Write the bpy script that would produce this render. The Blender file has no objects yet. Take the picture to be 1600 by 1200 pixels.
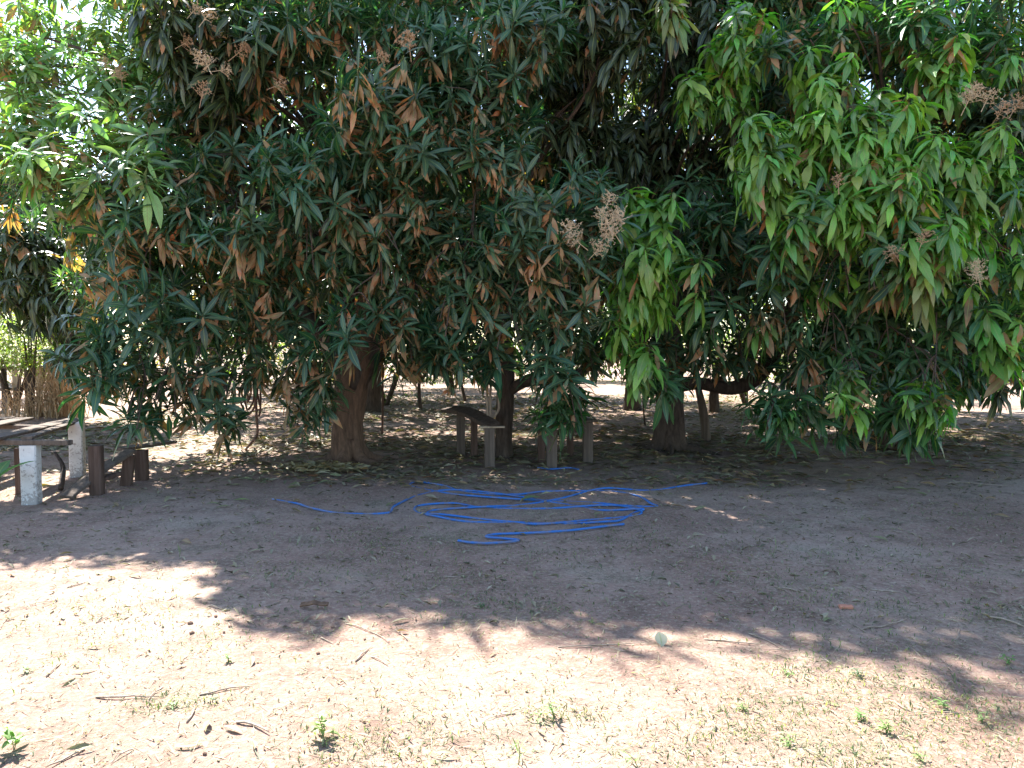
import bpy, math, random
import numpy as np
from mathutils import Vector, Matrix, noise

random.seed(7)
rng = np.random.default_rng(7)
R = math.radians
scene = bpy.context.scene

# ------------------------------------------------------------------ camera, world, sun, exposure
F = 1164.0                     # focal length in photograph pixels
CAMH = 1.6
PITCH = math.atan(60.0 / F)
cam_data = bpy.data.cameras.new("camera")
cam_data.sensor_width = 36.0
cam_data.lens = F / 1600.0 * 36.0
cam_data.clip_start = 0.05
cam_data.clip_end = 3000.0
cam = bpy.data.objects.new("camera", cam_data)
scene.collection.objects.link(cam)
cam.location = (0, 0, CAMH)
cam.rotation_euler = (math.pi / 2 - PITCH, 0, 0)
scene.camera = cam

SUN_EL, SUN_AZ = 46.5, -31.0   # azimuth measured from +Y (away from the camera) towards +X
world = bpy.data.worlds.new("World")
scene.world = world
world.use_nodes = True
wn = world.node_tree.nodes
wl = world.node_tree.links
bg = wn["Background"]
sky = wn.new("ShaderNodeTexSky")
sky.sky_type = 'NISHITA'
sky.sun_disc = False
sky.sun_elevation = R(SUN_EL)
sky.sun_rotation = R(SUN_AZ)
sky.dust_density = 0.6
wl.new(sky.outputs[0], bg.inputs[0])
bg.inputs[1].default_value = 0.09
sun_data = bpy.data.lights.new("sun", 'SUN')
sun_data.energy = 5.0
sun_data.angle = R(0.55)
sun_data.color = (1.0, 0.96, 0.90)
sun = bpy.data.objects.new("sun", sun_data)
scene.collection.objects.link(sun)
S = Vector((math.sin(R(SUN_AZ)) * math.cos(R(SUN_EL)), math.cos(R(SUN_AZ)) * math.cos(R(SUN_EL)), math.sin(R(SUN_EL))))
sun.rotation_euler = S.to_track_quat('Z', 'Y').to_euler()
sun.location = S * 40
scene.view_settings.view_transform = 'Standard'
scene.view_settings.look = 'None'
scene.view_settings.gamma = 1.0
scene.view_settings.exposure = 2.32
scene.view_settings.use_curve_mapping = False
cy = scene.cycles
cy.max_bounces = 6
cy.diffuse_bounces = 4
cy.glossy_bounces = 2
cy.transmission_bounces = 4
cy.use_denoising = True

# ------------------------------------------------------------------ small helpers
def at(px, py, Y):
    """point at depth Y on the line of sight through photograph pixel (px, py)"""
    u = (px - 800) / F
    v = (600 - py) / F
    d = Vector((u, math.cos(PITCH) + v * math.sin(PITCH), v * math.cos(PITCH) - math.sin(PITCH)))
    return Vector((0, 0, CAMH)) + d * (Y / d.y)

def ground_z(x, y):
    r = 0.035 * noise.noise(Vector((x * 0.45, y * 0.45, 0.0))) + 0.014 * noise.noise(Vector((x * 1.7, y * 1.7, 3.0)))
    r += 0.006 * noise.noise(Vector((x * 5.1, y * 5.1, 7.0)))
    return r

def ongr(px, py):
    """ground point seen at pixel (px, py)"""
    Y = F * CAMH / max(py - 540, 5)
    for _ in range(2):
        p = at(px, py, Y)
        p0 = Vector((0, 0, CAMH)); d = p - p0
        g = ground_z(p.x, p.y)
        t = (g - CAMH) / d.z
        p = p0 + d * t
        Y = p.y
    return Vector((p.x, p.y, ground_z(p.x, p.y)))

def link(name, me, parent=None, mat=None):
    o = bpy.data.objects.new(name, me)
    scene.collection.objects.link(o)
    if parent is not None:
        o.parent = parent
    if mat is not None and me is not None:
        me.materials.append(mat)
    return o

def tag(o, label=None, cat=None, group=None, kind=None):
    if label: o['label'] = label
    if cat: o['category'] = cat
    if group: o['group'] = group
    if kind: o['kind'] = kind
    return o

def root(name, loc, label, cat, group=None, rz=0.0):
    o = bpy.data.objects.new(name, None)
    scene.collection.objects.link(o)
    o.location = loc
    o.rotation_euler = (0, 0, rz)
    o.empty_display_size = 0.2
    return tag(o, label, cat, group)

def mesh_np(name, V, Q, tint=None, uv=None, smooth=True):
    """V (n,3); Q (m,4) quads; tint (n,4); uv (n,2) per vertex"""
    V = np.asarray(V, np.float32); Q = np.asarray(Q, np.int32)
    me = bpy.data.meshes.new(name)
    k = Q.shape[1]
    me.vertices.add(len(V)); me.vertices.foreach_set("co", V.ravel())
    me.loops.add(Q.size); me.loops.foreach_set("vertex_index", Q.ravel())
    me.polygons.add(len(Q)); me.polygons.foreach_set("loop_start", np.arange(0, Q.size, k, dtype=np.int32))
    me.polygons.foreach_set("loop_total", np.full(len(Q), k, np.int32))
    me.update(calc_edges=True)
    if tint is not None:
        a = me.attributes.new("tint", 'FLOAT_COLOR', 'POINT')
        a.data.foreach_set("color", np.asarray(tint, np.float32).ravel())
    if uv is not None:
        l = me.uv_layers.new(name="UVMap")
        l.data.foreach_set("uv", np.asarray(uv, np.float32)[Q.ravel()].ravel())
    if smooth:
        me.polygons.foreach_set("use_smooth", np.ones(len(Q), bool))
    me.validate()
    return me

# ------------------------------------------------------------------ materials
def mat_new(name):
    m = bpy.data.materials.new(name); m.use_nodes = True
    nt = m.node_tree
    for n in list(nt.nodes): nt.nodes.remove(n)
    return m, nt, nt.nodes, nt.links

def N(nt, t, **kw):
    n = nt.nodes.new(t)
    for k, v in kw.items():
        if isinstance(k, str) and hasattr(n, k): setattr(n, k, v)
    return n

def mixc(nt, a, b, fac, blend='MIX'):
    n = nt.nodes.new('ShaderNodeMix'); n.data_type = 'RGBA'; n.blend_type = blend
    def put(s, v):
        if isinstance(v, (tuple, list)): s.default_value = (*v[:3], 1)
        elif isinstance(v, (int, float)): s.default_value = v
        else: nt.links.new(v, s)
    put(n.inputs[0], fac); put(n.inputs[6], a); put(n.inputs[7], b)
    return n.outputs[2]

def math_n(nt, op, a, b=None, c=None):
    n = nt.nodes.new('ShaderNodeMath'); n.operation = op
    for i, v in enumerate((a, b, c)):
        if v is None: continue
        if isinstance(v, (int, float)): n.inputs[i].default_value = v
        else: nt.links.new(v, n.inputs[i])
    return n.outputs[0]

def noise_n(nt, scale, detail=4, vec=None, rough=0.55):
    n = nt.nodes.new('ShaderNodeTexNoise'); n.inputs['Scale'].default_value = scale
    n.inputs['Detail'].default_value = detail; n.inputs['Roughness'].default_value = rough
    if vec is not None: nt.links.new(vec, n.inputs['Vector'])
    return n.outputs[0]

def ramp(nt, fac, stops):
    n = nt.nodes.new('ShaderNodeValToRGB')
    e = n.color_ramp.elements
    while len(e) > 1: e.remove(e[-1])
    e[0].position = stops[0][0]; e[0].color = (*stops[0][1], 1)
    for p, c in stops[1:]:
        x = e.new(p); x.color = (*c, 1)
    nt.links.new(fac, n.inputs[0])
    return n.outputs[0]

def leaf_material(name, rough=0.37, transl=0.3, spec=0.5):
    m, nt, ns, ls = mat_new(name)
    att = N(nt, 'ShaderNodeAttribute'); att.attribute_name = 'tint'
    uv = N(nt, 'ShaderNodeUVMap')
    sep = N(nt, 'ShaderNodeSeparateXYZ'); ls.new(uv.outputs[0], sep.inputs[0])
    u, v = sep.outputs[0], sep.outputs[1]
    geo = N(nt, 'ShaderNodeNewGeometry')
    oi = N(nt, 'ShaderNodeObjectInfo')
    nz = noise_n(nt, 9.0, 3, geo.outputs['Position'])
    # dry brown part: from the tip inwards, ragged edge
    dry = att.outputs['Alpha']
    e = math_n(nt, 'SUBTRACT', math_n(nt, 'ADD', v, dry), 1.0)
    e = math_n(nt, 'ADD', e, math_n(nt, 'MULTIPLY', math_n(nt, 'SUBTRACT', nz, 0.5), 0.5))
    e = math_n(nt, 'ADD', e, math_n(nt, 'MULTIPLY', math_n(nt, 'ABSOLUTE', math_n(nt, 'SUBTRACT', u, 0.5)), 0.25))
    f = math_n(nt, 'MULTIPLY', e, 9.0); 
    cl = N(nt, 'ShaderNodeClamp'); ls.new(f, cl.inputs[0])
    gate = math_n(nt, 'GREATER_THAN', dry, 0.03)
    f = math_n(nt, 'MULTIPLY', cl.outputs[0], gate)
    brown = ramp(nt, noise_n(nt, 4.0, 2, geo.outputs['Position']), [(0.3, (0.15, 0.08, 0.045)), (0.42, (0.36, 0.17, 0.09)), (0.54, (0.47, 0.26, 0.165)), (0.62, (0.52, 0.16, 0.06)), (0.72, (0.30, 0.19, 0.11))])
    # value variation, midrib and side veins
    val = math_n(nt, 'MULTIPLY_ADD', nz, 0.7, 0.65)
    hs = N(nt, 'ShaderNodeHueSaturation'); ls.new(att.outputs['Color'], hs.inputs['Color']); ls.new(val, hs.inputs['Value'])
    hu = math_n(nt, 'MULTIPLY_ADD', oi.outputs['Random'], 0.03, 0.485); ls.new(hu, hs.inputs['Hue'])
    col = mixc(nt, hs.outputs[0], brown, f)
    rib = math_n(nt, 'LESS_THAN', math_n(nt, 'ABSOLUTE', math_n(nt, 'SUBTRACT', u, 0.5)), 0.055)
    ribc = mixc(nt, col, (0.30, 0.36, 0.12), 0.55)
    col2 = mixc(nt, col, ribc, rib)
    w = math_n(nt, 'SINE', math_n(nt, 'MULTIPLY_ADD', v, 90.0, math_n(nt, 'MULTIPLY', math_n(nt, 'ABSOLUTE', math_n(nt, 'SUBTRACT', u, 0.5)), -22.0)))
    w = math_n(nt, 'MULTIPLY_ADD', w, 0.06, 0.97)
    mv = N(nt, 'ShaderNodeVectorMath', operation='SCALE'); ls.new(col2, mv.inputs[0]); ls.new(w, mv.inputs['Scale'])
    # underside paler
    under = mixc(nt, mv.outputs[0], (0.16, 0.22, 0.11), 0.25)
    c3 = mixc(nt, mv.outputs[0], under, geo.outputs['Backfacing'])
    p = N(nt, 'ShaderNodeBsdfPrincipled')
    ls.new(c3, p.inputs['Base Color'])
    rr = math_n(nt, 'MULTIPLY_ADD', f, 0.3, rough); ls.new(rr, p.inputs['Roughness'])
    p.inputs['Specular IOR Level'].default_value = spec
    b = N(nt, 'ShaderNodeBump'); b.inputs['Strength'].default_value = 0.25; b.inputs['Distance'].default_value = 0.004
    ls.new(w, b.inputs['Height']); ls.new(b.outputs[0], p.inputs['Normal'])
    t = N(nt, 'ShaderNodeBsdfTranslucent')
    tc = mixc(nt, c3, (1.0, 1.25, 0.35), 1.0, 'MULTIPLY')
    sc = N(nt, 'ShaderNodeVectorMath', operation='SCALE'); ls.new(tc, sc.inputs[0]); sc.inputs['Scale'].default_value = 1.7
    ls.new(sc.outputs[0], t.inputs[0])
    mx = N(nt, 'ShaderNodeMixShader'); mx.inputs[0].default_value = transl
    ls.new(p.outputs[0], mx.inputs[1]); ls.new(t.outputs[0], mx.inputs[2])
    out = N(nt, 'ShaderNodeOutputMaterial'); ls.new(mx.outputs[0], out.inputs[0])
    return m

M_LEAF = leaf_material('mango_leaf')
M_LITTER = leaf_material('dry_litter', rough=0.6, transl=0.12, spec=0.3)
M_WEED = leaf_material('weed_leaf', rough=0.55, transl=0.35)

def bark_material(name, c1, c2, c3, zs=0.25, bump=0.6):
    m, nt, ns, ls = mat_new(name)
    tc = N(nt, 'ShaderNodeTexCoord')
    mp = N(nt, 'ShaderNodeMapping'); mp.inputs['Scale'].default_value = (1, 1, zs); ls.new(tc.outputs['Object'], mp.inputs[0])
    n1 = noise_n(nt, 22, 6, mp.outputs[0], 0.65)
    n2 = noise_n(nt, 3.0, 4, tc.outputs['Object'])
    c = ramp(nt, n1, [(0.3, c1), (0.52, c2), (0.7, c3)])
    c = mixc(nt, c, c3, math_n(nt, 'MULTIPLY', n2, 0.5))
    p = N(nt, 'ShaderNodeBsdfPrincipled'); ls.new(c, p.inputs['Base Color']); p.inputs['Roughness'].default_value = 0.9
    p.inputs['Specular IOR Level'].default_value = 0.2
    b = N(nt, 'ShaderNodeBump'); b.inputs['Strength'].default_value = bump; b.inputs['Distance'].default_value = 0.03
    ls.new(n1, b.inputs['Height']); ls.new(b.outputs[0], p.inputs['Normal'])
    out = N(nt, 'ShaderNodeOutputMaterial'); ls.new(p.outputs[0], out.inputs[0])
    return m

M_BARK = bark_material('mango_bark', (0.035, 0.022, 0.016), (0.12, 0.075, 0.05), (0.20, 0.12, 0.075))
M_BARK_DARK = bark_material('dark_bark', (0.02, 0.015, 0.012), (0.07, 0.05, 0.038), (0.12, 0.09, 0.07))
M_WOOD = bark_material('weathered_wood', (0.04, 0.03, 0.025), (0.11, 0.085, 0.065), (0.18, 0.14, 0.115), zs=0.06, bump=0.3)
M_WOOD_PALE = bark_material('split_wood_pale', (0.20, 0.14, 0.09), (0.42, 0.32, 0.22), (0.55, 0.44, 0.32), zs=0.06, bump=0.3)
M_POST = bark_material('brown_post', (0.035, 0.022, 0.016), (0.09, 0.055, 0.04), (0.14, 0.095, 0.075), zs=0.08, bump=0.4)
M_STRAW = bark_material('dry_straw', (0.20, 0.12, 0.06), (0.42, 0.28, 0.15), (0.55, 0.42, 0.26), zs=0.2, bump=0.1)
M_ROPE = bark_material('brown_rope', (0.10, 0.05, 0.035), (0.20, 0.11, 0.08), (0.28, 0.17, 0.12), zs=1.0, bump=0.2)
M_TWIG = bark_material('dry_twig', (0.14, 0.10, 0.075), (0.30, 0.23, 0.17), (0.44, 0.37, 0.29), zs=0.3, bump=0.2)

def paint_material():
    m, nt, ns, ls = mat_new('chipped_white_paint')
    tc = N(nt, 'ShaderNodeTexCoord')
    n1 = noise_n(nt, 38, 6, tc.outputs['Object'], 0.7)
    n0 = noise_n(nt, 6, 4, tc.outputs['Object'], 0.7)
    sep = N(nt, 'ShaderNodeSeparateXYZ'); ls.new(tc.outputs['Object'], sep.inputs[0])
    hgt = math_n(nt, 'MULTIPLY_ADD', sep.outputs[2], 0.24, 0.47)      # paint is gone near the foot
    chip = math_n(nt, 'GREATER_THAN', math_n(nt, 'MULTIPLY_ADD', n0, 0.35, math_n(nt, 'MULTIPLY', n1, 0.65)), hgt)
    n2 = noise_n(nt, 5, 3, tc.outputs['Object'])
    white = ramp(nt, n2, [(0.3, (0.50, 0.49, 0.47)), (0.7, (0.72, 0.72, 0.70))])
    c = mixc(nt, white, (0.22, 0.19, 0.17), math_n(nt, 'MULTIPLY', chip, 0.7))
    p = N(nt, 'ShaderNodeBsdfPrincipled'); ls.new(c, p.inputs['Base Color']); p.inputs['Roughness'].default_value = 0.75
    b = N(nt, 'ShaderNodeBump'); b.inputs['Strength'].default_value = 0.3; b.inputs['Distance'].default_value = 0.005; b.invert = True
    ls.new(chip, b.inputs['Height']); ls.new(b.outputs[0], p.inputs['Normal'])
    out = N(nt, 'ShaderNodeOutputMaterial'); ls.new(p.outputs[0], out.inputs[0])
    return m
M_PAINT = paint_material()

def plain_material(name, col, rough=0.6, spec=0.4, var=0.25, sc=12):
    m, nt, ns, ls = mat_new(name)
    tc = N(nt, 'ShaderNodeTexCoord')
    n1 = noise_n(nt, sc, 5, tc.outputs['Object'])
    c = mixc(nt, tuple(x * (1 - var) for x in col), tuple(x * (1 + var) for x in col), n1)
    p = N(nt, 'ShaderNodeBsdfPrincipled'); ls.new(c, p.inputs['Base Color']); p.inputs['Roughness'].default_value = rough
    p.inputs['Specular IOR Level'].default_value = spec
    out = N(nt, 'ShaderNodeOutputMaterial'); ls.new(p.outputs[0], out.inputs[0])
    return m
def hose_material():
    m, nt, ns, ls = mat_new('dusty_blue_hose')
    tc = N(nt, 'ShaderNodeTexCoord')
    n1 = noise_n(nt, 7, 6, tc.outputs['Object'], .7); n2 = noise_n(nt, 60, 3, tc.outputs['Object'], .7)
    c = mixc(nt, (0.008, 0.10, 0.36), (0.018, 0.17, 0.50), n2)
    c = mixc(nt, c, (0.20, 0.16, 0.13), ramp(nt, n1, [(.46, (0, 0, 0)), (.66, (.85, .85, .85))]))
    p = N(nt, 'ShaderNodeBsdfPrincipled'); ls.new(c, p.inputs['Base Color']); p.inputs['Roughness'].default_value = .42
    out = N(nt, 'ShaderNodeOutputMaterial'); ls.new(p.outputs[0], out.inputs[0])
    return m
M_HOSE = hose_material()
M_STONE = plain_material('pale_stone', (0.42, 0.42, 0.42), 0.9, 0.2, 0.3, 9)
M_CLOD = plain_material('soil_clod', (0.17, 0.11, 0.08), 0.95, 0.1, 0.3, 20)
M_FLOWER = plain_material('mango_flower', (0.52, 0.40, 0.26), 0.8, 0.2, 0.4, 30)
M_FLOWER_OLD = plain_material('faded_mango_flower', (0.42, 0.28, 0.17), 0.8, 0.2, 0.4, 30)

def ground_material():
    m, nt, ns, ls = mat_new('bare_soil')
    tc = N(nt, 'ShaderNodeTexCoord'); P = tc.outputs['Object']
    big = noise_n(nt, 0.55, 5, P, 0.6)
    mid = noise_n(nt, 3.2, 6, P, 0.65)
    fine = noise_n(nt, 34, 6, P, 0.75)
    grit = noise_n(nt, 170, 3, P, 0.7)
    c = ramp(nt, big, [(0.33, (0.25, 0.15, 0.115)), (0.5, (0.32, 0.212, 0.165)), (0.68, (0.39, 0.29, 0.23))])
    c = mixc(nt, c, (0.155, 0.105, 0.078), math_n(nt, 'MULTIPLY', ramp(nt, mid, [(0.45, (0, 0, 0)), (0.66, (1, 1, 1))]), 0.7))
    c = mixc(nt, c, (0.50, 0.43, 0.33), math_n(nt, 'MULTIPLY', ramp(nt, fine, [(0.5, (0, 0, 0)), (0.66, (1, 1, 1))]), 0.6))
    c = mixc(nt, c, (0.12, 0.085, 0.062), math_n(nt, 'MULTIPLY', ramp(nt, noise_n(nt, 21, 6, P, 0.8), [(0.56, (0, 0, 0)), (0.68, (1, 1, 1))]), 0.6))
    c = mixc(nt, c, (0.10, 0.08, 0.06), ramp(nt, grit, [(0.62, (0, 0, 0)), (0.70, (0.75, 0.75, 0.75))]))
    # thin dull green film of tiny plants in patches
    gp = noise_n(nt, 1.1, 4, P, 0.6)
    g = math_n(nt, 'MULTIPLY', ramp(nt, gp, [(0.55, (0, 0, 0)), (0.66, (1, 1, 1))]), ramp(nt, noise_n(nt, 60, 4, P, 0.7), [(0.5, (0, 0, 0)), (0.56, (0.6, 0.6, 0.6))]))
    c = mixc(nt, c, (0.10, 0.13, 0.065), g)
    p = N(nt, 'ShaderNodeBsdfPrincipled'); ls.new(c, p.inputs['Base Color']); p.inputs['Roughness'].default_value = 0.95
    p.inputs['Specular IOR Level'].default_value = 0.15
    h = math_n(nt, 'MULTIPLY_ADD', fine, 0.6, math_n(nt, 'MULTIPLY', mid, 1.0))
    h = math_n(nt, 'MULTIPLY_ADD', grit, 0.18, h)
    b = N(nt, 'ShaderNodeBump'); b.inputs['Strength'].default_value = 0.75; b.inputs['Distance'].default_value = 0.035
    ls.new(h, b.inputs['Height']); ls.new(b.outputs[0], p.inputs['Normal'])
    out = N(nt, 'ShaderNodeOutputMaterial'); ls.new(p.outputs[0], out.inputs[0])
    return m
M_GROUND = ground_material()

# ------------------------------------------------------------------ ground: one sheet, fine near the camera
def build_ground():
    def axis(lo, hi, fine_lo, fine_hi, step):
        a = list(np.arange(fine_lo, fine_hi + 1e-6, step))
        s = step; x = fine_hi
        while x < hi: s *= 1.35; x += s; a.append(x)
        s = step; x = fine_lo
        while x > lo: s *= 1.35; x -= s; a.insert(0, x)
        return np.array(a)
    xs = axis(-900, 900, -7.5, 8, 0.07)
    ys = axis(-300, 1200, 1.5, 13, 0.07)
    V = np.zeros((len(ys), len(xs), 3), np.float32)
    for j, y in enumerate(ys):
        for i, x in enumerate(xs):
            V[j, i] = (x, y, ground_z(x, y) if abs(x) < 60 and abs(y) < 80 else 0.0)
    nx, ny = len(xs), len(ys)
    I = np.arange(nx * ny).reshape(ny, nx)
    Q = np.stack([I[:-1, :-1], I[:-1, 1:], I[1:, 1:], I[1:, :-1]], -1).reshape(-1, 4)
    o = link('ground', mesh_np('ground', V.reshape(-1, 3), Q), None, M_GROUND)
    tag(o, 'bare reddish soil yard, sunlit in front and shaded under trees', kind='structure')
build_ground()

# ------------------------------------------------------------------ leaves (vectorised)
def leaves(base, az, el0, bend, length, width, tint, seg=3, fold=0.25, twist=None, curl=None):
    """curved folded blades. base (n,3). returns V,Q,tint,uv"""
    n = len(az)
    prof = {2: [0.25, 1.0, 0.06], 3: [0.18, 0.95, 0.85, 0.03], 4: [0.15, 0.8, 1.0, 0.66, 0.02], 5: [0.12, 0.7, 1.0, 0.92, 0.55, 0.01]}[seg]
    ts = np.linspace(0, 1, seg + 1)
    if twist is None: twist = np.zeros(n)
    if curl is None: curl = np.zeros(n)
    d = np.stack([np.cos(az), np.sin(az)], -1)
    side0 = np.stack([-np.sin(az), np.cos(az), np.zeros(n)], -1)
    pos = base.astype(float).copy()
    V = np.zeros((n, seg + 1, 3, 3)); UV = np.zeros((n, seg + 1, 3, 2))
    step = length / seg
    for i, t in enumerate(ts):
        e = el0 - bend * t
        a2 = az + curl * t
        fw = np.stack([np.cos(a2) * np.cos(e), np.sin(a2) * np.cos(e), np.sin(e)], -1)
        side0 = np.stack([-np.sin(a2), np.cos(a2), np.zeros(n)], -1)
        up = np.cross(fw, side0) * -1.0
        up = np.where((up[:, 2:3] < 0) & (np.abs(e)[:, None] < 1.2), -up, up)
        tw = twist * t
        sd = side0 * np.cos(tw)[:, None] + up * np.sin(tw)[:, None]
        up2 = up * np.cos(tw)[:, None] - side0 * np.sin(tw)[:, None]
        if i > 0:
            pos = pos + fwp * step[:, None]
        w = (width * prof[i] * 0.5)[:, None]
        V[:, i, 0] = pos - sd * w + up2 * w * fold
        V[:, i, 1] = pos
        V[:, i, 2] = pos + sd * w + up2 * w * fold
        UV[:, i, 0] = (0, t); UV[:, i, 1] = (0.5, t); UV[:, i, 2] = (1, t)
        fwp = fw
    nv = (seg + 1) * 3
    q = []
    for i in range(seg):
        for j in range(2):
            a = i * 3 + j
            q.append((a, a + 1, a + 4, a + 3))
    q = np.array(q)
    Q = (np.arange(n)[:, None, None] * nv + q[None]).reshape(-1, 4)
    T = np.repeat(tint[:, None, :], nv, 1).reshape(-1, 4)
    return V.reshape(-1, 3), Q, T, UV.reshape(-1, 2)

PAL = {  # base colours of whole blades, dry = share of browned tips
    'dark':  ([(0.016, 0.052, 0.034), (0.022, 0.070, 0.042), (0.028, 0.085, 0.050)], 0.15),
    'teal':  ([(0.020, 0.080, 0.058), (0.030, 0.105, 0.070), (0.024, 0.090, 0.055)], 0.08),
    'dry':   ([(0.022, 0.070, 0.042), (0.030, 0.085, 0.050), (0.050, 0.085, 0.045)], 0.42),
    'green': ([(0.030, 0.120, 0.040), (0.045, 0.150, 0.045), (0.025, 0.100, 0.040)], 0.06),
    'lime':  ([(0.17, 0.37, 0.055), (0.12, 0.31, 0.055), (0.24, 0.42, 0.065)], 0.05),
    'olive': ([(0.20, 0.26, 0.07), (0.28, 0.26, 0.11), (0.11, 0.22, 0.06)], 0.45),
    'dim':   ([(0.016, 0.030, 0.017), (0.026, 0.033, 0.020), (0.012, 0.026, 0.015)], 0.07),  # older olive-brown leaves, darkened further to put crown-hollow shade into the colour
    'sunny': ([(0.19, 0.31, 0.09), (0.24, 0.36, 0.13), (0.13, 0.25, 0.11)], 0.15),  # paler blades: sunlight on the upper-left boughs put into the colour
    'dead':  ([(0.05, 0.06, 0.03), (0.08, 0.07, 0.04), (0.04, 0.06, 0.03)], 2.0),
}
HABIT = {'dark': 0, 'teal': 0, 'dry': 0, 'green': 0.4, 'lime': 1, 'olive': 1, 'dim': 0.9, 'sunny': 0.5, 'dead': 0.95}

def rosette_params(style, rs, n=None):
    """parameters of one rosette of blades about the origin"""
    droop = HABIT[style]
    n = n or rs.integers(13, 21)
    cols, dryshare = PAL[style]
    k = np.arange(n)
    az = k * 2.39996 + rs.uniform(0, 6.28) + rs.normal(0, 0.2, n)
    f = k / max(n - 1, 1)                       # 0 = lowest, oldest blade
    el_star = -0.55 + 1.45 * f + rs.normal(0, 0.22, n)
    el_droop = -0.9 + 0.9 * f + rs.normal(0, 0.2, n)
    el = el_star * (1 - droop) + el_droop * droop
    bend = (0.45 + rs.uniform(-0.3, 0.6, n)) * (1 - droop) + (0.75 + rs.uniform(-0.1, 0.5, n)) * droop
    bend = np.minimum(bend, el + 1.50)
    L = rs.uniform(0.16, 0.33, n) * (1.0 - 0.25 * f) * (1 + 0.12 * droop)
    W = L * rs.uniform(0.17, 0.235, n) * (1 + 0.18 * droop)
    ci = rs.integers(0, len(cols), n)
    cb = np.array(cols)[ci]
    if style in ('lime', 'green', 'sunny', 'olive'):      # young shoots and older ones mingle
        other = np.array(PAL['green' if style != 'green' else 'teal'][0])[rs.integers(0, 3, n)]
        kk = np.clip(rs.uniform(-.15, .7 if style != 'lime' else .5) + rs.normal(0, .15, (n, 1)), 0, 1) * (1 - .6 * f[:, None])
        cb = cb * (1 - kk) + other * kk
    dryshare = dryshare * rs.choice([.15, .4, 2.3])
    c = cb * rs.uniform(0.6, 1.45, (n, 1)) * (1 + rs.normal(0, .12, (n, 3)))
    c = np.clip(c, .004, .8)
    dry = np.zeros(n)
    isd = rs.random(n) < dryshare * (1.5 - f)
    dry[isd] = rs.uniform(0.25, 1.25, isd.sum())
    L[isd & (dry > 0.9)] *= 0.85
    el[isd] = rs.uniform(-1.35, -.75, isd.sum())
    bend[isd] = rs.uniform(-.35, .3, isd.sum())
    bend = np.minimum(bend, el + 1.55)
    zoff = -0.10 + 0.13 * f
    base = np.stack([0.012 * np.cos(az), 0.012 * np.sin(az), zoff], -1)
    tint = np.concatenate([c, dry[:, None]], 1)
    tw = rs.normal(0, 0.35, n) + np.where(isd, rs.normal(0, 1.5, n), 0)
    cu = rs.normal(0, 0.28, n) * np.where(isd, 2.2, 1)
    return dict(base=base, az=az, el0=el, bend=bend, length=L, width=W, tint=tint, twist=tw, curl=cu)

def tube_arrays(path, radii, sides=6, rough=0.0, seed=0):
    path = [Vector(p) for p in path]
    V = []; Q = []
    n = len(path)
    ref = Vector((0.13, 0.99, 0.05)).normalized()
    for i, p in enumerate(path):
        t = (path[min(i + 1, n - 1)] - path[max(i - 1, 0)]).normalized()
        if abs(t.dot(ref)) > 0.95: rr = Vector((1, 0, 0))
        else: rr = ref
        a = t.cross(rr).normalized(); b = t.cross(a)
        for k in range(sides):
            th = 2 * math.pi * k / sides
            r = radii[i]
            if rough:
                r *= 1 + rough * noise.noise(Vector((math.cos(th) * 1.4, math.sin(th) * 1.4, seed + p.z * 1.1 + p.x * 0.5)))
            V.append(p + a * (r * math.cos(th)) + b * (r * math.sin(th)))
    for i in range(n - 1):
        for k in range(sides):
            k2 = (k + 1) % sides
            Q.append((i * sides + k, i * sides + k2, (i + 1) * sides + k2, (i + 1) * sides + k))
    c0 = len(V); V.append(path[0]); V.append(path[-1])
    for k in range(sides):
        k2 = (k + 1) % sides
        Q.append((c0, k2, k, c0)); Q.append((c0 + 1, (n - 1) * sides + k, (n - 1) * sides + k2, c0 + 1))
    return V, Q

def tube(name, path, radii, mat, parent=None, sides=8, rough=0.0, seed=0, origin=None):
    """mesh tube in world space; origin moves the mesh into the parent's space"""
    o0 = Vector(origin) if origin is not None else Vector((0, 0, 0))
    V, Q = tube_arrays([Vector(p) - o0 for p in path], radii, sides, rough, seed)
    faces = [q[:3] if q[0] == q[3] else q for q in Q]
    me = bpy.data.meshes.new(name); me.from_pydata([tuple(v) for v in V], [], faces); me.update()
    me.polygons.foreach_set("use_smooth", np.ones(len(me.polygons), bool))
    return link(name, me, parent, mat)

def catmull(pts, per=6):
    pts = [Vector(p) for p in pts]
    P = [pts[0] * 2 - pts[1]] + pts + [pts[-1] * 2 - pts[-2]]
    out = []
    for i in range(1, len(P) - 2):
        a, b, c, d = P[i - 1], P[i], P[i + 1], P[i + 2]
        for k in range(per):
            t = k / per
            out.append(0.5 * ((2 * b) + (c - a) * t + (2 * a - 5 * b + 4 * c - d) * t * t + (3 * b - a - 3 * c + d) * t ** 3))
    out.append(P[-2])
    return out

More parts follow.
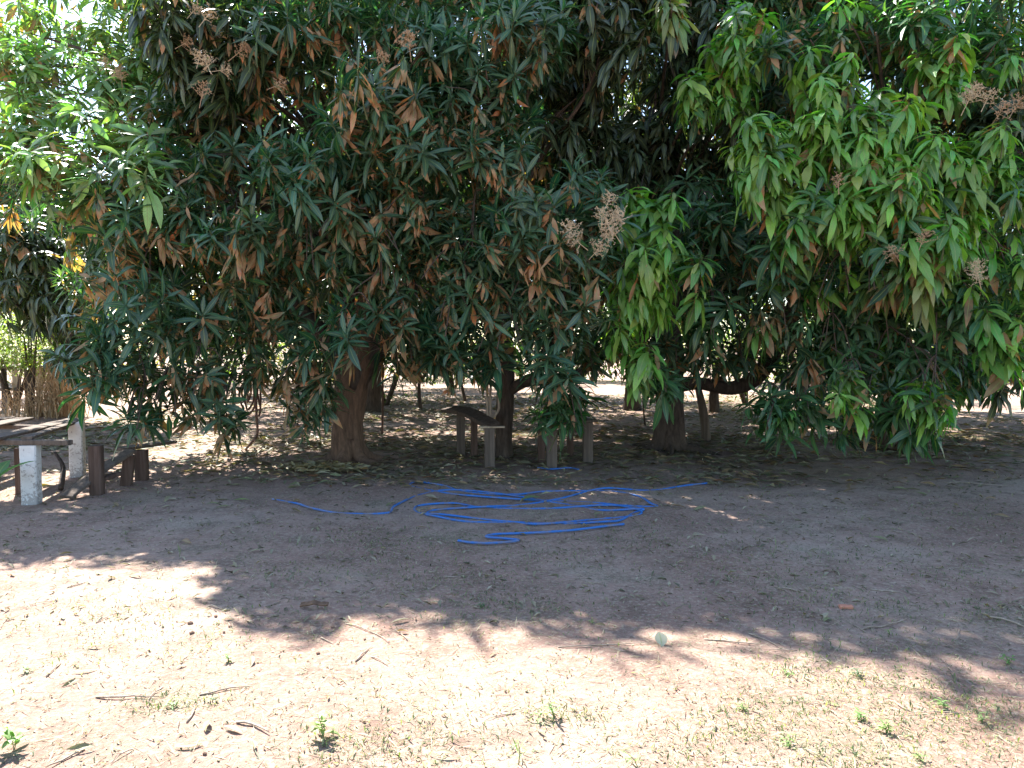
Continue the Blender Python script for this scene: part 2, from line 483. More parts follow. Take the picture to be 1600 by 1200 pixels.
# rosette meshes shared by the clusters that are objects of their own
NVAR = 22
VARS = {}
rs = np.random.default_rng(31)
def stem_arrays():
    V, Q = tube_arrays([(0, 0, -0.30), (0.01, 0, -0.14), (0, 0, 0.02)], [0.007, 0.006, 0.004], 4)
    V = np.array([tuple(v) for v in V]); Q = np.array(Q)
    Q = Q[Q[:, 0] != Q[:, 3]]
    return V, Q
SV, SQ = stem_arrays()
ST = np.tile(np.array([[0.10, 0.11, 0.05, 0.0]]), (len(SV), 1)); SUV = np.tile(np.array([[0.2, 0.1]]), (len(SV), 1))
for st in PAL:
    VARS[st] = []
    for k in range(NVAR):
        pr = rosette_params(st, rs)
        V, Q, T, UV = leaves(seg=4, **pr)
        Vc = np.concatenate([V, SV]); Qc = np.concatenate([Q, SQ + len(V)]); Tc = np.concatenate([T, ST]); Uc = np.concatenate([UV, SUV])
        me = mesh_np('leaf_cluster', Vc, Qc, Tc, Uc); me.materials.append(M_LEAF)
        VARS[st].append(dict(params=pr, mesh=me, split=None))

def split_variant(st, k):
    """the same rosette as a stem mesh plus one mesh per blade"""
    v = VARS[st][k]
    if v['split'] is None:
        sm = mesh_np('leaf_stem', SV, SQ, ST, SUV); sm.materials.append(M_LEAF)
        ls_ = []
        pr = v['params']
        for i in range(len(pr['az'])):
            one = {a: b[i:i + 1] for a, b in pr.items()}
            one['base'] = np.zeros((1, 3))
            V, Q, T, UV = leaves(seg=5, **one)
            me = mesh_np('leaf', V, Q, T, UV); me.materials.append(M_LEAF)
            ls_.append((me, tuple(pr['base'][i])))
        v['split'] = (sm, ls_)
    return v['split']

def rot_tilt(rz, tilt, taz):
    return Matrix.Rotation(tilt, 4, Vector((-math.sin(taz), math.cos(taz), 0))) @ Matrix.Rotation(rz, 4, 'Z')

# ------------------------------------------------------------------ the mango trees
# big bodies of the crowns (world), front boughs given by where they are seen and how deep they stand
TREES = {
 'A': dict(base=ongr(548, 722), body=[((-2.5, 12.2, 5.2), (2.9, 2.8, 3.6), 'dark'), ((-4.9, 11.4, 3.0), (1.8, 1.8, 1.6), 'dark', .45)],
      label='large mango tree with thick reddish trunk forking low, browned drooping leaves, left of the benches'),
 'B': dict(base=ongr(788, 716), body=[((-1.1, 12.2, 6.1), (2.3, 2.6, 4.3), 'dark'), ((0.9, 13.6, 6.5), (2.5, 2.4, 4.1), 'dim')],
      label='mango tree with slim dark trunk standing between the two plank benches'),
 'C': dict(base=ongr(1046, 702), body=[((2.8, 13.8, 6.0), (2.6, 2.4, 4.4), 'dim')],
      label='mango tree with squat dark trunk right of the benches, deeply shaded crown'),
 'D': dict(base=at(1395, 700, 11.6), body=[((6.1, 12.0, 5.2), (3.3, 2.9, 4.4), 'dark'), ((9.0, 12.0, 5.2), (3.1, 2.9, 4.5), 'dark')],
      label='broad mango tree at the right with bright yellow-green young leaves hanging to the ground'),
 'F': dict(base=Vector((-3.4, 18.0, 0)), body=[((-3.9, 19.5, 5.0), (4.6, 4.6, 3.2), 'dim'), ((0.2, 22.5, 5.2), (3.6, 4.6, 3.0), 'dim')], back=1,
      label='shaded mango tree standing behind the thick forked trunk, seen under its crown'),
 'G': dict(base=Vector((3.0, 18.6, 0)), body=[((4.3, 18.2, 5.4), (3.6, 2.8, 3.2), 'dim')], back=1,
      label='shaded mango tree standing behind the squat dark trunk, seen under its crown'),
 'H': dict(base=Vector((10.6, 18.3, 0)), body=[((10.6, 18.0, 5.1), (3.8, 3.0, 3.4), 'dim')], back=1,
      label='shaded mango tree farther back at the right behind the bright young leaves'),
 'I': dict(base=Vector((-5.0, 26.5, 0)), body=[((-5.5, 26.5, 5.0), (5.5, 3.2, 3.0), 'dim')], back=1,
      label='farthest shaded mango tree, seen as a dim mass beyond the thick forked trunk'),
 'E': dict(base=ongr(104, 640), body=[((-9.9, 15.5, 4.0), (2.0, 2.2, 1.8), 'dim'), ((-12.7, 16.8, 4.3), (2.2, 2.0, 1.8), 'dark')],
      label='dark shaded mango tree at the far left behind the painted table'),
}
TREES['D']['base'].z = ground_z(TREES['D']['base'].x, TREES['D']['base'].y)
# (px, py, depth, rx, ry, style, density)
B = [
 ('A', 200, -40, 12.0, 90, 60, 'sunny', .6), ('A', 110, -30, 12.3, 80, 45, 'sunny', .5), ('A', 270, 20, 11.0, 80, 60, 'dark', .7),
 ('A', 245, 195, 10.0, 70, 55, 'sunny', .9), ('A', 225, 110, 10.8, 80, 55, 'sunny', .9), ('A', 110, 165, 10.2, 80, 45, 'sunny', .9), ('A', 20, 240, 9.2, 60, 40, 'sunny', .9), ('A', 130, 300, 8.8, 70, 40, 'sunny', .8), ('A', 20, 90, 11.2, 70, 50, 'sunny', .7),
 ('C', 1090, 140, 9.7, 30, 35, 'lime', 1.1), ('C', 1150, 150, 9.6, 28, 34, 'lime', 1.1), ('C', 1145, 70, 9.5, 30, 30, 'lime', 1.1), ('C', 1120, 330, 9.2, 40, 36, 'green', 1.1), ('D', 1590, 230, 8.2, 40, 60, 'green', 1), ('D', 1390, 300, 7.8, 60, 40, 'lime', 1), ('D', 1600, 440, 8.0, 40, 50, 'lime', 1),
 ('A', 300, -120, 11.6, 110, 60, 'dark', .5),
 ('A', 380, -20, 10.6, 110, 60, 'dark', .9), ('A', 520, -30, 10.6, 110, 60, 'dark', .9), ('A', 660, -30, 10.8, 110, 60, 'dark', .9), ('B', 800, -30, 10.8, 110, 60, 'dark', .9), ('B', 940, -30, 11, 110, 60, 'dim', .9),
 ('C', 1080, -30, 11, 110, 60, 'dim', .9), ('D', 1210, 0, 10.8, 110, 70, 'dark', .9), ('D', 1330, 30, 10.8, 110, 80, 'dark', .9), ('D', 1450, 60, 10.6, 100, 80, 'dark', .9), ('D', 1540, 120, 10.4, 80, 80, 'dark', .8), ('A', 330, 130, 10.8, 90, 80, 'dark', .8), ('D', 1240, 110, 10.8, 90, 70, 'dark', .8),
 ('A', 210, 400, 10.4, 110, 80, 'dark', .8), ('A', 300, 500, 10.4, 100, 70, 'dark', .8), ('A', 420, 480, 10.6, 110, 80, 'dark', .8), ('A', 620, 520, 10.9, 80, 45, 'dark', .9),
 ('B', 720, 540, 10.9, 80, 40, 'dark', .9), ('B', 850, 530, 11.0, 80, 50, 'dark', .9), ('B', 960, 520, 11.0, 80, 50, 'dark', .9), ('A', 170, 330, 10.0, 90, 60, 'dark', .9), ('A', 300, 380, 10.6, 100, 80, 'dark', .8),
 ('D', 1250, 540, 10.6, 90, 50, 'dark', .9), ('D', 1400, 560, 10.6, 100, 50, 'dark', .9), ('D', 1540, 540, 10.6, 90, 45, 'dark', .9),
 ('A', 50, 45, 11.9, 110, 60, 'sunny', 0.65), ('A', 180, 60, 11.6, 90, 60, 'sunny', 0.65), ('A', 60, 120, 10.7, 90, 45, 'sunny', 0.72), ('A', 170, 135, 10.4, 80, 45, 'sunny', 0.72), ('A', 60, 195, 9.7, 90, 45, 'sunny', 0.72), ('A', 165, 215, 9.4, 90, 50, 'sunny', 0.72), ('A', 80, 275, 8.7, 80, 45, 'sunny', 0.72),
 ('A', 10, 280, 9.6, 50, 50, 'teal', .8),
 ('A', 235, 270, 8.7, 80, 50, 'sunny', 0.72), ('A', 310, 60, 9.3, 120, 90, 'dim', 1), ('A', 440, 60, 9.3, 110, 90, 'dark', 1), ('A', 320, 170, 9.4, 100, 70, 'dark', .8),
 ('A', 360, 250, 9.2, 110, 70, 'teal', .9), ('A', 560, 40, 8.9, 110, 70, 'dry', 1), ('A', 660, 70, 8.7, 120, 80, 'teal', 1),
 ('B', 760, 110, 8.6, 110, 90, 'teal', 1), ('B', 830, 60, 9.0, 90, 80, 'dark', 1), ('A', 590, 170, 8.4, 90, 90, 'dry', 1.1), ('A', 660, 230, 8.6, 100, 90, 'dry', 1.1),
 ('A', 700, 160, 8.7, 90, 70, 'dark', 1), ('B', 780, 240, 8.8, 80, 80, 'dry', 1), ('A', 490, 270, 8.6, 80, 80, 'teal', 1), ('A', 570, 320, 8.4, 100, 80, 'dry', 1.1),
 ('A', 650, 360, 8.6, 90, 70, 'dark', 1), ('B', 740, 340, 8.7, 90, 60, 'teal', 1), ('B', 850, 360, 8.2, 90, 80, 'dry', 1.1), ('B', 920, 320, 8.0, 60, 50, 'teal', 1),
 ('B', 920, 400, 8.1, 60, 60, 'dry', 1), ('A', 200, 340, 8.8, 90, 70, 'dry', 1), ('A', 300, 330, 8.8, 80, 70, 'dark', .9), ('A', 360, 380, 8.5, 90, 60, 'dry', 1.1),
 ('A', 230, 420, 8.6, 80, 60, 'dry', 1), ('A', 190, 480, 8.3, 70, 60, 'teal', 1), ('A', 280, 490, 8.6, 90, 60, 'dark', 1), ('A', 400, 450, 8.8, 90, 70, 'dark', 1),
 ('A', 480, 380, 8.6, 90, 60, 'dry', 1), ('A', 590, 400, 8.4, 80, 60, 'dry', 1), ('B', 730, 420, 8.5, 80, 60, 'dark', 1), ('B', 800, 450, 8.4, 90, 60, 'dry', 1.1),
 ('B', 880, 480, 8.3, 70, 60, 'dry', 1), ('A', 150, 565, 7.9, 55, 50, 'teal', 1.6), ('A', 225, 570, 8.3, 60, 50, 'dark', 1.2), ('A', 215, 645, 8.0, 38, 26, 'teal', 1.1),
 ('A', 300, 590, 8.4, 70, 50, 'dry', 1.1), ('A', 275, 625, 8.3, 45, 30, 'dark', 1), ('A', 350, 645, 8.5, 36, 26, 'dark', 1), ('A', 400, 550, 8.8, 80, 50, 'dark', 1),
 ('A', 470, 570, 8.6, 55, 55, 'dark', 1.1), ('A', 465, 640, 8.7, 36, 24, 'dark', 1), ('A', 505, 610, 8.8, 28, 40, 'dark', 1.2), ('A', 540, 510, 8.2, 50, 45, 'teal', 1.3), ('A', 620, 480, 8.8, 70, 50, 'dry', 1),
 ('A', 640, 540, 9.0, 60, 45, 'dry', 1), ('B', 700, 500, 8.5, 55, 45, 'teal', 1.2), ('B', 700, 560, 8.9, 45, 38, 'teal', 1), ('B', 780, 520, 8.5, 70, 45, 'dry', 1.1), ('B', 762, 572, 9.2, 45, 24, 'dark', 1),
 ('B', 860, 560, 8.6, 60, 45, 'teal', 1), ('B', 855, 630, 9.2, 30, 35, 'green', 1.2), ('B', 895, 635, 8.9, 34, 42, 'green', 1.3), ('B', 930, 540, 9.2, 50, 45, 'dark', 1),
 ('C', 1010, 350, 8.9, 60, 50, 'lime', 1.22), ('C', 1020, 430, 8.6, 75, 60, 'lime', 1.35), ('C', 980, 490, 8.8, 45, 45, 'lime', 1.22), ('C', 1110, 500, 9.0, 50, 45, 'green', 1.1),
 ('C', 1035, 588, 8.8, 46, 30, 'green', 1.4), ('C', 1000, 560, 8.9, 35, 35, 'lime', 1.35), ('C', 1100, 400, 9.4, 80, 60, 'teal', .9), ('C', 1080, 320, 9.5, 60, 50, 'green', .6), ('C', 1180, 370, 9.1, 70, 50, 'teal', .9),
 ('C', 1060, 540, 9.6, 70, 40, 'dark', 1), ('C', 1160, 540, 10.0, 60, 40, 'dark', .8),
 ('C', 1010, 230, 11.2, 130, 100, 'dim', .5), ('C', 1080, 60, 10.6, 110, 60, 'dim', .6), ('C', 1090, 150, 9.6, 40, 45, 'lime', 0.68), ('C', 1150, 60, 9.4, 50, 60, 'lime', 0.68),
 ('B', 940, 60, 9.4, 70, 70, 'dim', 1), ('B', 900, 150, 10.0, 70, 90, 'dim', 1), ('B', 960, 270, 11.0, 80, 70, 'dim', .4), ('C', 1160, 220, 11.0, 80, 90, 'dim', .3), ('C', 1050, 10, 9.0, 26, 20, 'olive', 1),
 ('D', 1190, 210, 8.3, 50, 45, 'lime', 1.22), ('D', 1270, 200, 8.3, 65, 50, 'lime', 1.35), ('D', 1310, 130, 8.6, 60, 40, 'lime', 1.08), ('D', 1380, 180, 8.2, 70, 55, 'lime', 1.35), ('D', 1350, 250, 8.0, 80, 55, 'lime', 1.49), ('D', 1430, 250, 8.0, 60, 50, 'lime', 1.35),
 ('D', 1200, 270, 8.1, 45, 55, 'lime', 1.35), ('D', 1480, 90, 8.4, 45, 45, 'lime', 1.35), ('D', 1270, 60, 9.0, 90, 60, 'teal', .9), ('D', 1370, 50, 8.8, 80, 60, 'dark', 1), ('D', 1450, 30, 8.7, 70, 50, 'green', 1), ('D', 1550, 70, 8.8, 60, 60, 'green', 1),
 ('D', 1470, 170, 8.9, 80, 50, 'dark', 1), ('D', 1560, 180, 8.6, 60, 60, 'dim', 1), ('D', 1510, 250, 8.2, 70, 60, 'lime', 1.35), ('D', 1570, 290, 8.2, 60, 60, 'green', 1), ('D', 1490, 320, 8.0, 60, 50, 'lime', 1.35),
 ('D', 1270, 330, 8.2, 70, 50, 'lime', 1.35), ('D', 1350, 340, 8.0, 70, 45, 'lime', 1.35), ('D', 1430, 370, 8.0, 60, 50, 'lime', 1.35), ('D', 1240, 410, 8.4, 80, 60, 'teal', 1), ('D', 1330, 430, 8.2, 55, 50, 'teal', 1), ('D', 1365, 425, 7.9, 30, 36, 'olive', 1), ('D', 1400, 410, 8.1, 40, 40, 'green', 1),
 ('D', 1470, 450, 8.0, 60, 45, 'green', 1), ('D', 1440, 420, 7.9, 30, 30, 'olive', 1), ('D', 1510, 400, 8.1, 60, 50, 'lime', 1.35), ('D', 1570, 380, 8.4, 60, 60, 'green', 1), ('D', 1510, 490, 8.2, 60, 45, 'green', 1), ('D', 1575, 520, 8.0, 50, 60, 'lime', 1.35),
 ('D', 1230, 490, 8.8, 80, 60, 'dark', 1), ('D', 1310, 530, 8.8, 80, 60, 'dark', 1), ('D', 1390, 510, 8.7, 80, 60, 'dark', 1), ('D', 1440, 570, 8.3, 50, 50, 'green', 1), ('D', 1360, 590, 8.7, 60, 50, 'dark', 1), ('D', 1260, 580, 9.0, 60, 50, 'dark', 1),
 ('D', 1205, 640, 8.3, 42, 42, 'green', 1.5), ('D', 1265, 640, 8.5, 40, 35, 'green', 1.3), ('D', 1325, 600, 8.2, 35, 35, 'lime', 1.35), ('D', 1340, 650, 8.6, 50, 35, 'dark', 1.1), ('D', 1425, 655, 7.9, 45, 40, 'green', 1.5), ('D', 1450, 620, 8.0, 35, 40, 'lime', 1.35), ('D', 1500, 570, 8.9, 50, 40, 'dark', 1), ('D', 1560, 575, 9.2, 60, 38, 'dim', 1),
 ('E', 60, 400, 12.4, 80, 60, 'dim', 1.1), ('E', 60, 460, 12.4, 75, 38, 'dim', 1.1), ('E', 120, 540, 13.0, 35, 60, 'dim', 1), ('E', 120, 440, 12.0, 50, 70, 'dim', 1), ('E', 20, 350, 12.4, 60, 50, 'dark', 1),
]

def ellips_points(c, r, count, rs, shell=(0.8, 1.02)):
    d = rs.normal(size=(count, 3)); d /= np.linalg.norm(d, axis=1)[:, None]
    k = rs.uniform(shell[0], shell[1], (count, 1))
    # knobbly surface
    kn = np.array([noise.noise(Vector((float(a[0] * 2.2 + c[0]), float(a[1] * 2.2), float(a[2] * 2.2 + c[2])))) for a in d])
    k = k * (1 + 0.16 * kn[:, None])
    return np.array(c) + d * np.array(r) * k, d

def px_of(P):
    P = np.asarray(P, float); q = P - np.array([0, 0, CAMH])
    yf = q[:, 1] * math.cos(PITCH) - q[:, 2] * math.sin(PITCH)
    zu = q[:, 1] * math.sin(PITCH) + q[:, 2] * math.cos(PITCH)
    return 800 + F * q[:, 0] / yf, 600 - F * zu / yf, yf

rs = np.random.default_rng(5)
clusters = {k: [] for k in TREES}        # (pos, outward, style, scale, seglevel)
for key, t in TREES.items():
    for (c, r, st, *dn) in t['body']:
        area = 4 * math.pi * ((r[0] * r[1]) ** 1.6 / 3 + (r[0] * r[2]) ** 1.6 / 3 + (r[1] * r[2]) ** 1.6 / 3) ** (1 / 1.6)
        for (lo, hi, dens) in ((0.88, 1.04, 5.0), (0.7, 0.88, 6.5), (0.4, 0.7, 3.5)):
            P, d = ellips_points(c, r, int(area * dens * ((lo + hi) / 2) ** 2 * (.55 if 'back' in t else 1) * (dn[0] if dn else 1)), rs, (lo, hi))
            for p, dd in zip(P, d):
                if ('back' in t and p[2] < 2.4) or p[2] < 0.9 or (p[2] < 1.5 and rs.random() < 0.5): continue
                # drop what lies deep in another body
                deep = False
                for k2, t2 in TREES.items():
                    for (c2, r2, s2, *_) in t2['body']:
                        if c2 == c: continue
                        if (((p - np.array(c2)) / np.array(r2)) ** 2).sum() < 0.55: deep = True
                if deep: continue
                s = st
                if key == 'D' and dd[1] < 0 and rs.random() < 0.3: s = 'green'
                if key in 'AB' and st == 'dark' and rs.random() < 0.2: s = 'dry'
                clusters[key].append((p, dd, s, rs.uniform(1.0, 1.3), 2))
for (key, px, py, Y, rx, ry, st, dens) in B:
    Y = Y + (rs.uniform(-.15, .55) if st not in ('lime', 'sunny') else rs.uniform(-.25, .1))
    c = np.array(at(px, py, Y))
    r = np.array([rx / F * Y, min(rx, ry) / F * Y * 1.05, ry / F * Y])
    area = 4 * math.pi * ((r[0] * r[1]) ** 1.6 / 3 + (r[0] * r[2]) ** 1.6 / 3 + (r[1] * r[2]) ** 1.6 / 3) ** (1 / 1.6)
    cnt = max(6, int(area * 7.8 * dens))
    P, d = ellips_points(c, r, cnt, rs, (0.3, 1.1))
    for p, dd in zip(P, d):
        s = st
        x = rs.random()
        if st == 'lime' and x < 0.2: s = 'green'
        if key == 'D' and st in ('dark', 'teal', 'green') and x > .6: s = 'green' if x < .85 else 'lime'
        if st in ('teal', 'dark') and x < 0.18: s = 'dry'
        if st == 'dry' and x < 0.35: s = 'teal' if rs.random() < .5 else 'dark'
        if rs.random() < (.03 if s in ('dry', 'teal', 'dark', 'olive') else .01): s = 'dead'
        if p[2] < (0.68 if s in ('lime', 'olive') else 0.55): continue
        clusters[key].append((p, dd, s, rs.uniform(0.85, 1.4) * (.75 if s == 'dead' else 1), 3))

# visibility: which clusters show, and how large
allc = [(k, i) for k in clusters for i in range(len(clusters[k]))]
PP = np.array([clusters[k][i][0] for k, i in allc])
X, Yp, D = px_of(PP)
cell = 8.0
grid = {}
order = np.argsort(D)
occ = np.zeros((150, 200)); score = np.zeros(len(allc))
for j in order:
    if not (-40 < X[j] < 1640 and -40 < Yp[j] < 800): continue
    rad = 0.2 * F / D[j]
    x0, x1 = int((X[j] - rad) / cell), int((X[j] + rad) / cell) + 1
    y0, y1 = int((Yp[j] - rad * 0.7) / cell), int((Yp[j] + rad) / cell) + 1
    x0, y0 = max(0, x0), max(0, y0); x1, y1 = min(200, x1), min(150, y1)
    if x1 <= x0 or y1 <= y0: continue
    sub = occ[y0:y1, x0:x1]
    score[j] = np.exp(-1.1 * sub).sum()
    sub += 0.8
per = {k: [] for k in clusters}
for (k, i), s in zip(allc, score): per[k].append(s)

for key, t in TREES.items():
    cl = clusters[key]; sc_ = np.array(per[key])
    b = t['base']
    tr = root('mango_tree', b, t['label'], 'tree', 'mango trees shading the yard')
    t['root'] = tr
    rank = np.argsort(-sc_)
    top = [i for i in rank[:300] if sc_[i] > 0]
    split = set(top[:20]); single = set(top[20:])
    bv = np.array(b)
    for i in top:
        p, d, s, scl, _ = cl[i]
        k = int(rs.integers(NVAR)); rz = rs.uniform(0, 6.28)
        tilt = rs.uniform(0.3, 1.05) * (0.6 if HABIT[s] > 0.7 else 1.0); taz = math.atan2(d[1], d[0]) + rs.normal(0, 0.3)
        M = Matrix.Translation(Vector(p - bv)) @ rot_tilt(rz, tilt, taz) @ Matrix.Diagonal((scl * rs.uniform(.85, 1.15), scl * rs.uniform(.85, 1.15), scl * rs.uniform(.8, 1.25), 1))
        if i in split:
            sm, lv = split_variant(s, k)
            o = link('leaf_cluster', sm, tr); o.matrix_local = M
            for me, bp in lv:
                l = link('leaf', me, o); l.location = bp
        else:
            o = link('leaf_cluster', VARS[s][k]['mesh'], tr); o.matrix_local = M
    # the rest: one mesh of blades
    tops = set(top)
    groups = {2: [], 3: []}
    for i, (p, d, s, scl, lev) in enumerate(cl):
        if i in tops: continue
        vis = sc_[i] > 2.0
        pr = rosette_params(s, rs, None if lev == 3 or vis else int(rs.integers(8, 11)))
        base = pr['base'] + (p - bv)
        # lean outward: shift azimuths' elevation by the outward direction
        ta = math.atan2(d[1], d[0])
        pr['el0'] = pr['el0'] - 0.6 * np.cos(pr['az'] - ta) * (1 if HABIT[s] < .5 else 0.4)
        pr['bend'] = np.clip(pr['bend'], 0, pr['el0'] + 1.55)
        kk = 1.0 if (lev == 3 or vis) else 1.5
        groups[3 if (lev == 3 or vis) else 2].append((base, pr, scl * kk))
    Vs, Qs, Ts, Us = [], [], [], []; off = 0
    for seg, g in groups.items():
        if not g: continue
        cat = lambda nm: np.concatenate([x[1][nm] for x in g])
        base = np.concatenate([x[0] for x in g]); ss = np.concatenate([np.full(len(x[1]['az']), x[2]) for x in g])
        V, Q, T, UV = leaves(base, cat('az'), cat('el0'), cat('bend'), cat('length') * ss, cat('width') * ss, cat('tint'), seg=seg, twist=cat('twist'), curl=cat('curl'))
        Vs.append(V); Qs.append(Q + off); Ts.append(T); Us.append(UV); off += len(V)
    me = mesh_np('foliage', np.concatenate(Vs), np.concatenate(Qs), np.concatenate(Ts), np.concatenate(Us))
    fo = link('foliage', me, tr, M_LEAF); fo['kind'] = 'stuff'
    if 1: print('tree', key, 'clusters', len(cl), 'tris', len(me.polygons) * 2)

# trunks and limbs
def trunk(key, path, radii, mat, rough=0.35, sides=20, seed=1.0, name='trunk'):
    t = TREES[key]
    pts = catmull(path, 6)
    rr = np.interp(np.linspace(0, 1, len(pts)), np.linspace(0, 1, len(radii)), radii)
    return tube(name, pts, list(rr), mat, t['root'], sides, rough, seed, origin=t['base'])

def down(v, k): return Vector(v) - Vector((0, 0, k))
bA = TREES['A']['base']
trunk('A', [down(bA, .15), bA + Vector((0, 0, .1)), bA + Vector((-.02, 0, .55)), bA + Vector((.06, .05, 1.1)), bA + Vector((.20, .1, 1.6)), bA + Vector((.25, .2, 2.4))], [.33, .25, .19, .21, .27, .2], M_BARK, 0.55, 28, 3)
trunk('A', [bA + Vector((.06, .02, 1.05)), bA + Vector((.35, -.05, 1.55)), bA + Vector((.75, -.1, 2.0)), bA + Vector((1.0, 0, 3.2))], [.17, .16, .13, .09], M_BARK_DARK, .4, 14, 5, 'limb')
trunk('A', [bA + Vector((.06, .05, 1.1)), bA + Vector((-.35, .1, 1.7)), bA + Vector((-1.0, .2, 2.5)), bA + Vector((-1.9, .6, 4.2))], [.17, .15, .12, .07], M_BARK_DARK, .4, 14, 6, 'limb')
for kt_, R0 in (('A', .30), ('C', .26), ('D', .26)):
    b_ = TREES[kt_]['base']
    for q_ in range(6):
        a_ = q_ * 1.05 + .3; ln = .45 + .25 * ((q_ * 7) % 3) / 2; u_ = Vector((math.cos(a_), math.sin(a_), 0))
        trunk(kt_, [b_ + u_ * .08 + Vector((0, 0, .30)), b_ + u_ * R0 * .85 + Vector((0, 0, .07)), b_ + u_ * (R0 + ln * .5) + Vector((.03, .02, .0)), b_ + u_ * (R0 + ln) + Vector((0, 0, -.05))], [.10, .085, .05, .025], M_BARK if kt_ == 'A' else M_BARK_DARK, .4, 9, q_, 'root')
bB = TREES['B']['base']
trunk('B', [down(bB, .1), bB + Vector((0, 0, .3)), bB + Vector((.03, 0, .9)), bB + Vector((0, .1, 1.8)), bB + Vector((-.1, .3, 3.2))], [.17, .125, .115, .12, .09], M_BARK_DARK, .35, 16, 8)
trunk('B', [bB + Vector((.02, 0, .95)), bB + Vector((.35, -.05, 1.12)), bB + Vector((.9, -.1, 1.15)), bB + Vector((1.5, .1, 1.6)), bB + Vector((2.0, .2, 2.6))], [.09, .085, .07, .06, .04], M_BARK_DARK, .3, 12, 9, 'limb')
bC = TREES['C']['base']
trunk('C', [down(bC, .1), bC + Vector((0, 0, .2)), bC + Vector((0, 0, .8)), bC + Vector((-.05, .1, 1.5)), bC + Vector((0, .3, 3.2))], [.33, .24, .205, .24, .16], M_BARK_DARK, .4, 20, 11)
trunk('C', [bC + Vector((.1, 0, 1.0)), bC + Vector((.45, -.05, 1.02)), bC + Vector((.95, -.05, .95)), bC + Vector((1.35, 0, 1.15)), bC + Vector((1.75, .2, 1.75)), bC + Vector((2.3, .4, 2.9))], [.14, .10, .11, .13, .12, .08], M_BARK_DARK, .35, 14, 12, 'limb')
bD = TREES['D']['base']
trunk('D', [down(bD, .1), bD + Vector((0, 0, .3)), bD + Vector((.05, 0, 1.0)), bD + Vector((0, .1, 2.0)), bD + Vector((-.2, .3, 3.6))], [.34, .25, .22, .22, .14], M_BARK_DARK, .4, 18, 13)
bE = TREES['E']['base']
trunk('E', [down(bE, .1), bE + Vector((0, 0, .4)), bE + Vector((.0, 0, 1.4)), bE + Vector((-.3, 0, 2.4)), bE + Vector((-.8, .2, 3.6))], [.32, .24, .2, .18, .1], M_BARK_DARK, .4, 16, 15)
for kk_ in 'FGHI':
    b_ = TREES[kk_]['base']
    trunk(kk_, [down(b_, .1), b_ + Vector((0, 0, .3)), b_ + Vector((.05, 0, 1.2)), b_ + Vector((.1, 0, 2.2)), b_ + Vector((-.2, 0, 4.0))], [.3, .22, .18, .17, .12], M_BARK_DARK, .4, 14, 20)
    for dx in (-1.6, 1.5):
        trunk(kk_, [b_ + Vector((.05, 0, 1.4)), b_ + Vector((dx * .4, 0, 2.2)), b_ + Vector((dx, .2, 3.6))], [.13, .1, .05], M_BARK_DARK, .3, 10, 21, 'limb')
# a limb to every front bough
hub = {'A': bA + Vector((.1, .3, 2.2)), 'B': bB + Vector((0, .2, 2.0)), 'C': bC + Vector((0, .3, 2.2)), 'D': bD + Vector((0, .2, 1.9)), 'E': bE + Vector((-.3, 0, 2.2))}
rb = random.Random(4)
for (key, px, py, Y, rx, ry, st, dens) in B:
    c = at(px, py, Y)
    near = [(abs(q[1] - px) * 1.3 + abs(q[2] - py) + 60 * abs(q[3] - Y), q) for q in B if q[0] == key and py - 230 < q[2] < py - 55 and abs(q[1] - px) < 170]
    low = py > 330 and near
    if low:                          # low boughs hang on from the bough above them
        q = min(near, key=lambda z: z[0])[1]; h = at(q[1], q[2], q[3] + .25)
    else:
        h = hub[key] + Vector((rb.uniform(-.1, .1), 0, rb.uniform(-.6, 1.6)))
    d = c - h
    if low:
        m1 = h + d * .35 + Vector((rb.uniform(-.12, .12), .12, .10)); m2 = h + d * .7 + Vector((rb.uniform(-.12, .12), .08, .10))
    else:
        m1 = h + d * 0.35 + Vector((rb.uniform(-.2, .2), .3, .35 + 0.1 * d.length)); m2 = h + d * 0.75 + Vector((rb.uniform(-.15, .15), 0, .30))
    end = c + d.normalized() * 0.1 + Vector((0, 0, -.1))
    rr = .013 if low else 0.014 + 0.008 * d.length
    trunk(key, [h, m1, m2, end], [rr, rr * .75, rr * .5, .008], M_BARK_DARK, .2, 7, rb.random() * 9, 'branch')
    for k in range(3):
        e2 = c + Vector((rb.uniform(-1, 1) * rx, rb.uniform(-.6, .6) * rx, rb.uniform(-1, .6) * ry)) * (Y / F * .9)
        trunk(key, [m2, (m2 + e2) / 2 + Vector((0, 0, .12)), e2], [.010, .008, .005], M_BARK_DARK, 0, 5, 1, 'twig')

# flower panicles
def panicle_mesh(name, seed, mat):
    r = random.Random(seed)
    V = []; Q = []
    def add(path, rad, s=3):
        v, q = tube_arrays(path, rad, s); o = len(V)
        V.extend(v); Q.extend([tuple(a + o for a in f) for f in q])
    add([(0, 0, -.15), (0, 0, .05), (0.01, 0, .2)], [.005, .004, .002], 4)
    for i in range(17):
        z = -.02 + .2 * i / 17; a = i * 2.4; L = .17 * (1 - i / 26) * r.uniform(.5, 1.3)
        d = Vector((math.cos(a), math.sin(a), r.uniform(.1, .7))).normalized()
        p0 = Vector((0, 0, z)); p1 = p0 + d * L
        add([p0, (p0 + p1) / 2, p1], [.0025, .002, .0015])
        for k in range(8):
            q0 = p0 + d * L * (.35 + .65 * k / 6)
            e = q0 + Vector((r.uniform(-1, 1), r.uniform(-1, 1), r.uniform(-.6, 1))) * .028
            add([q0, e], [.0018, .0045])
    faces = [f[:3] if f[0] == f[3] else f for f in Q]
    me = bpy.data.meshes.new(name); me.from_pydata([tuple(v) for v in V], [], faces); me.update(); me.materials.append(mat)
    return me
PM = [panicle_mesh('flower_panicle', s, M_FLOWER if s % 2 == 0 else M_FLOWER_OLD) for s in range(6)]
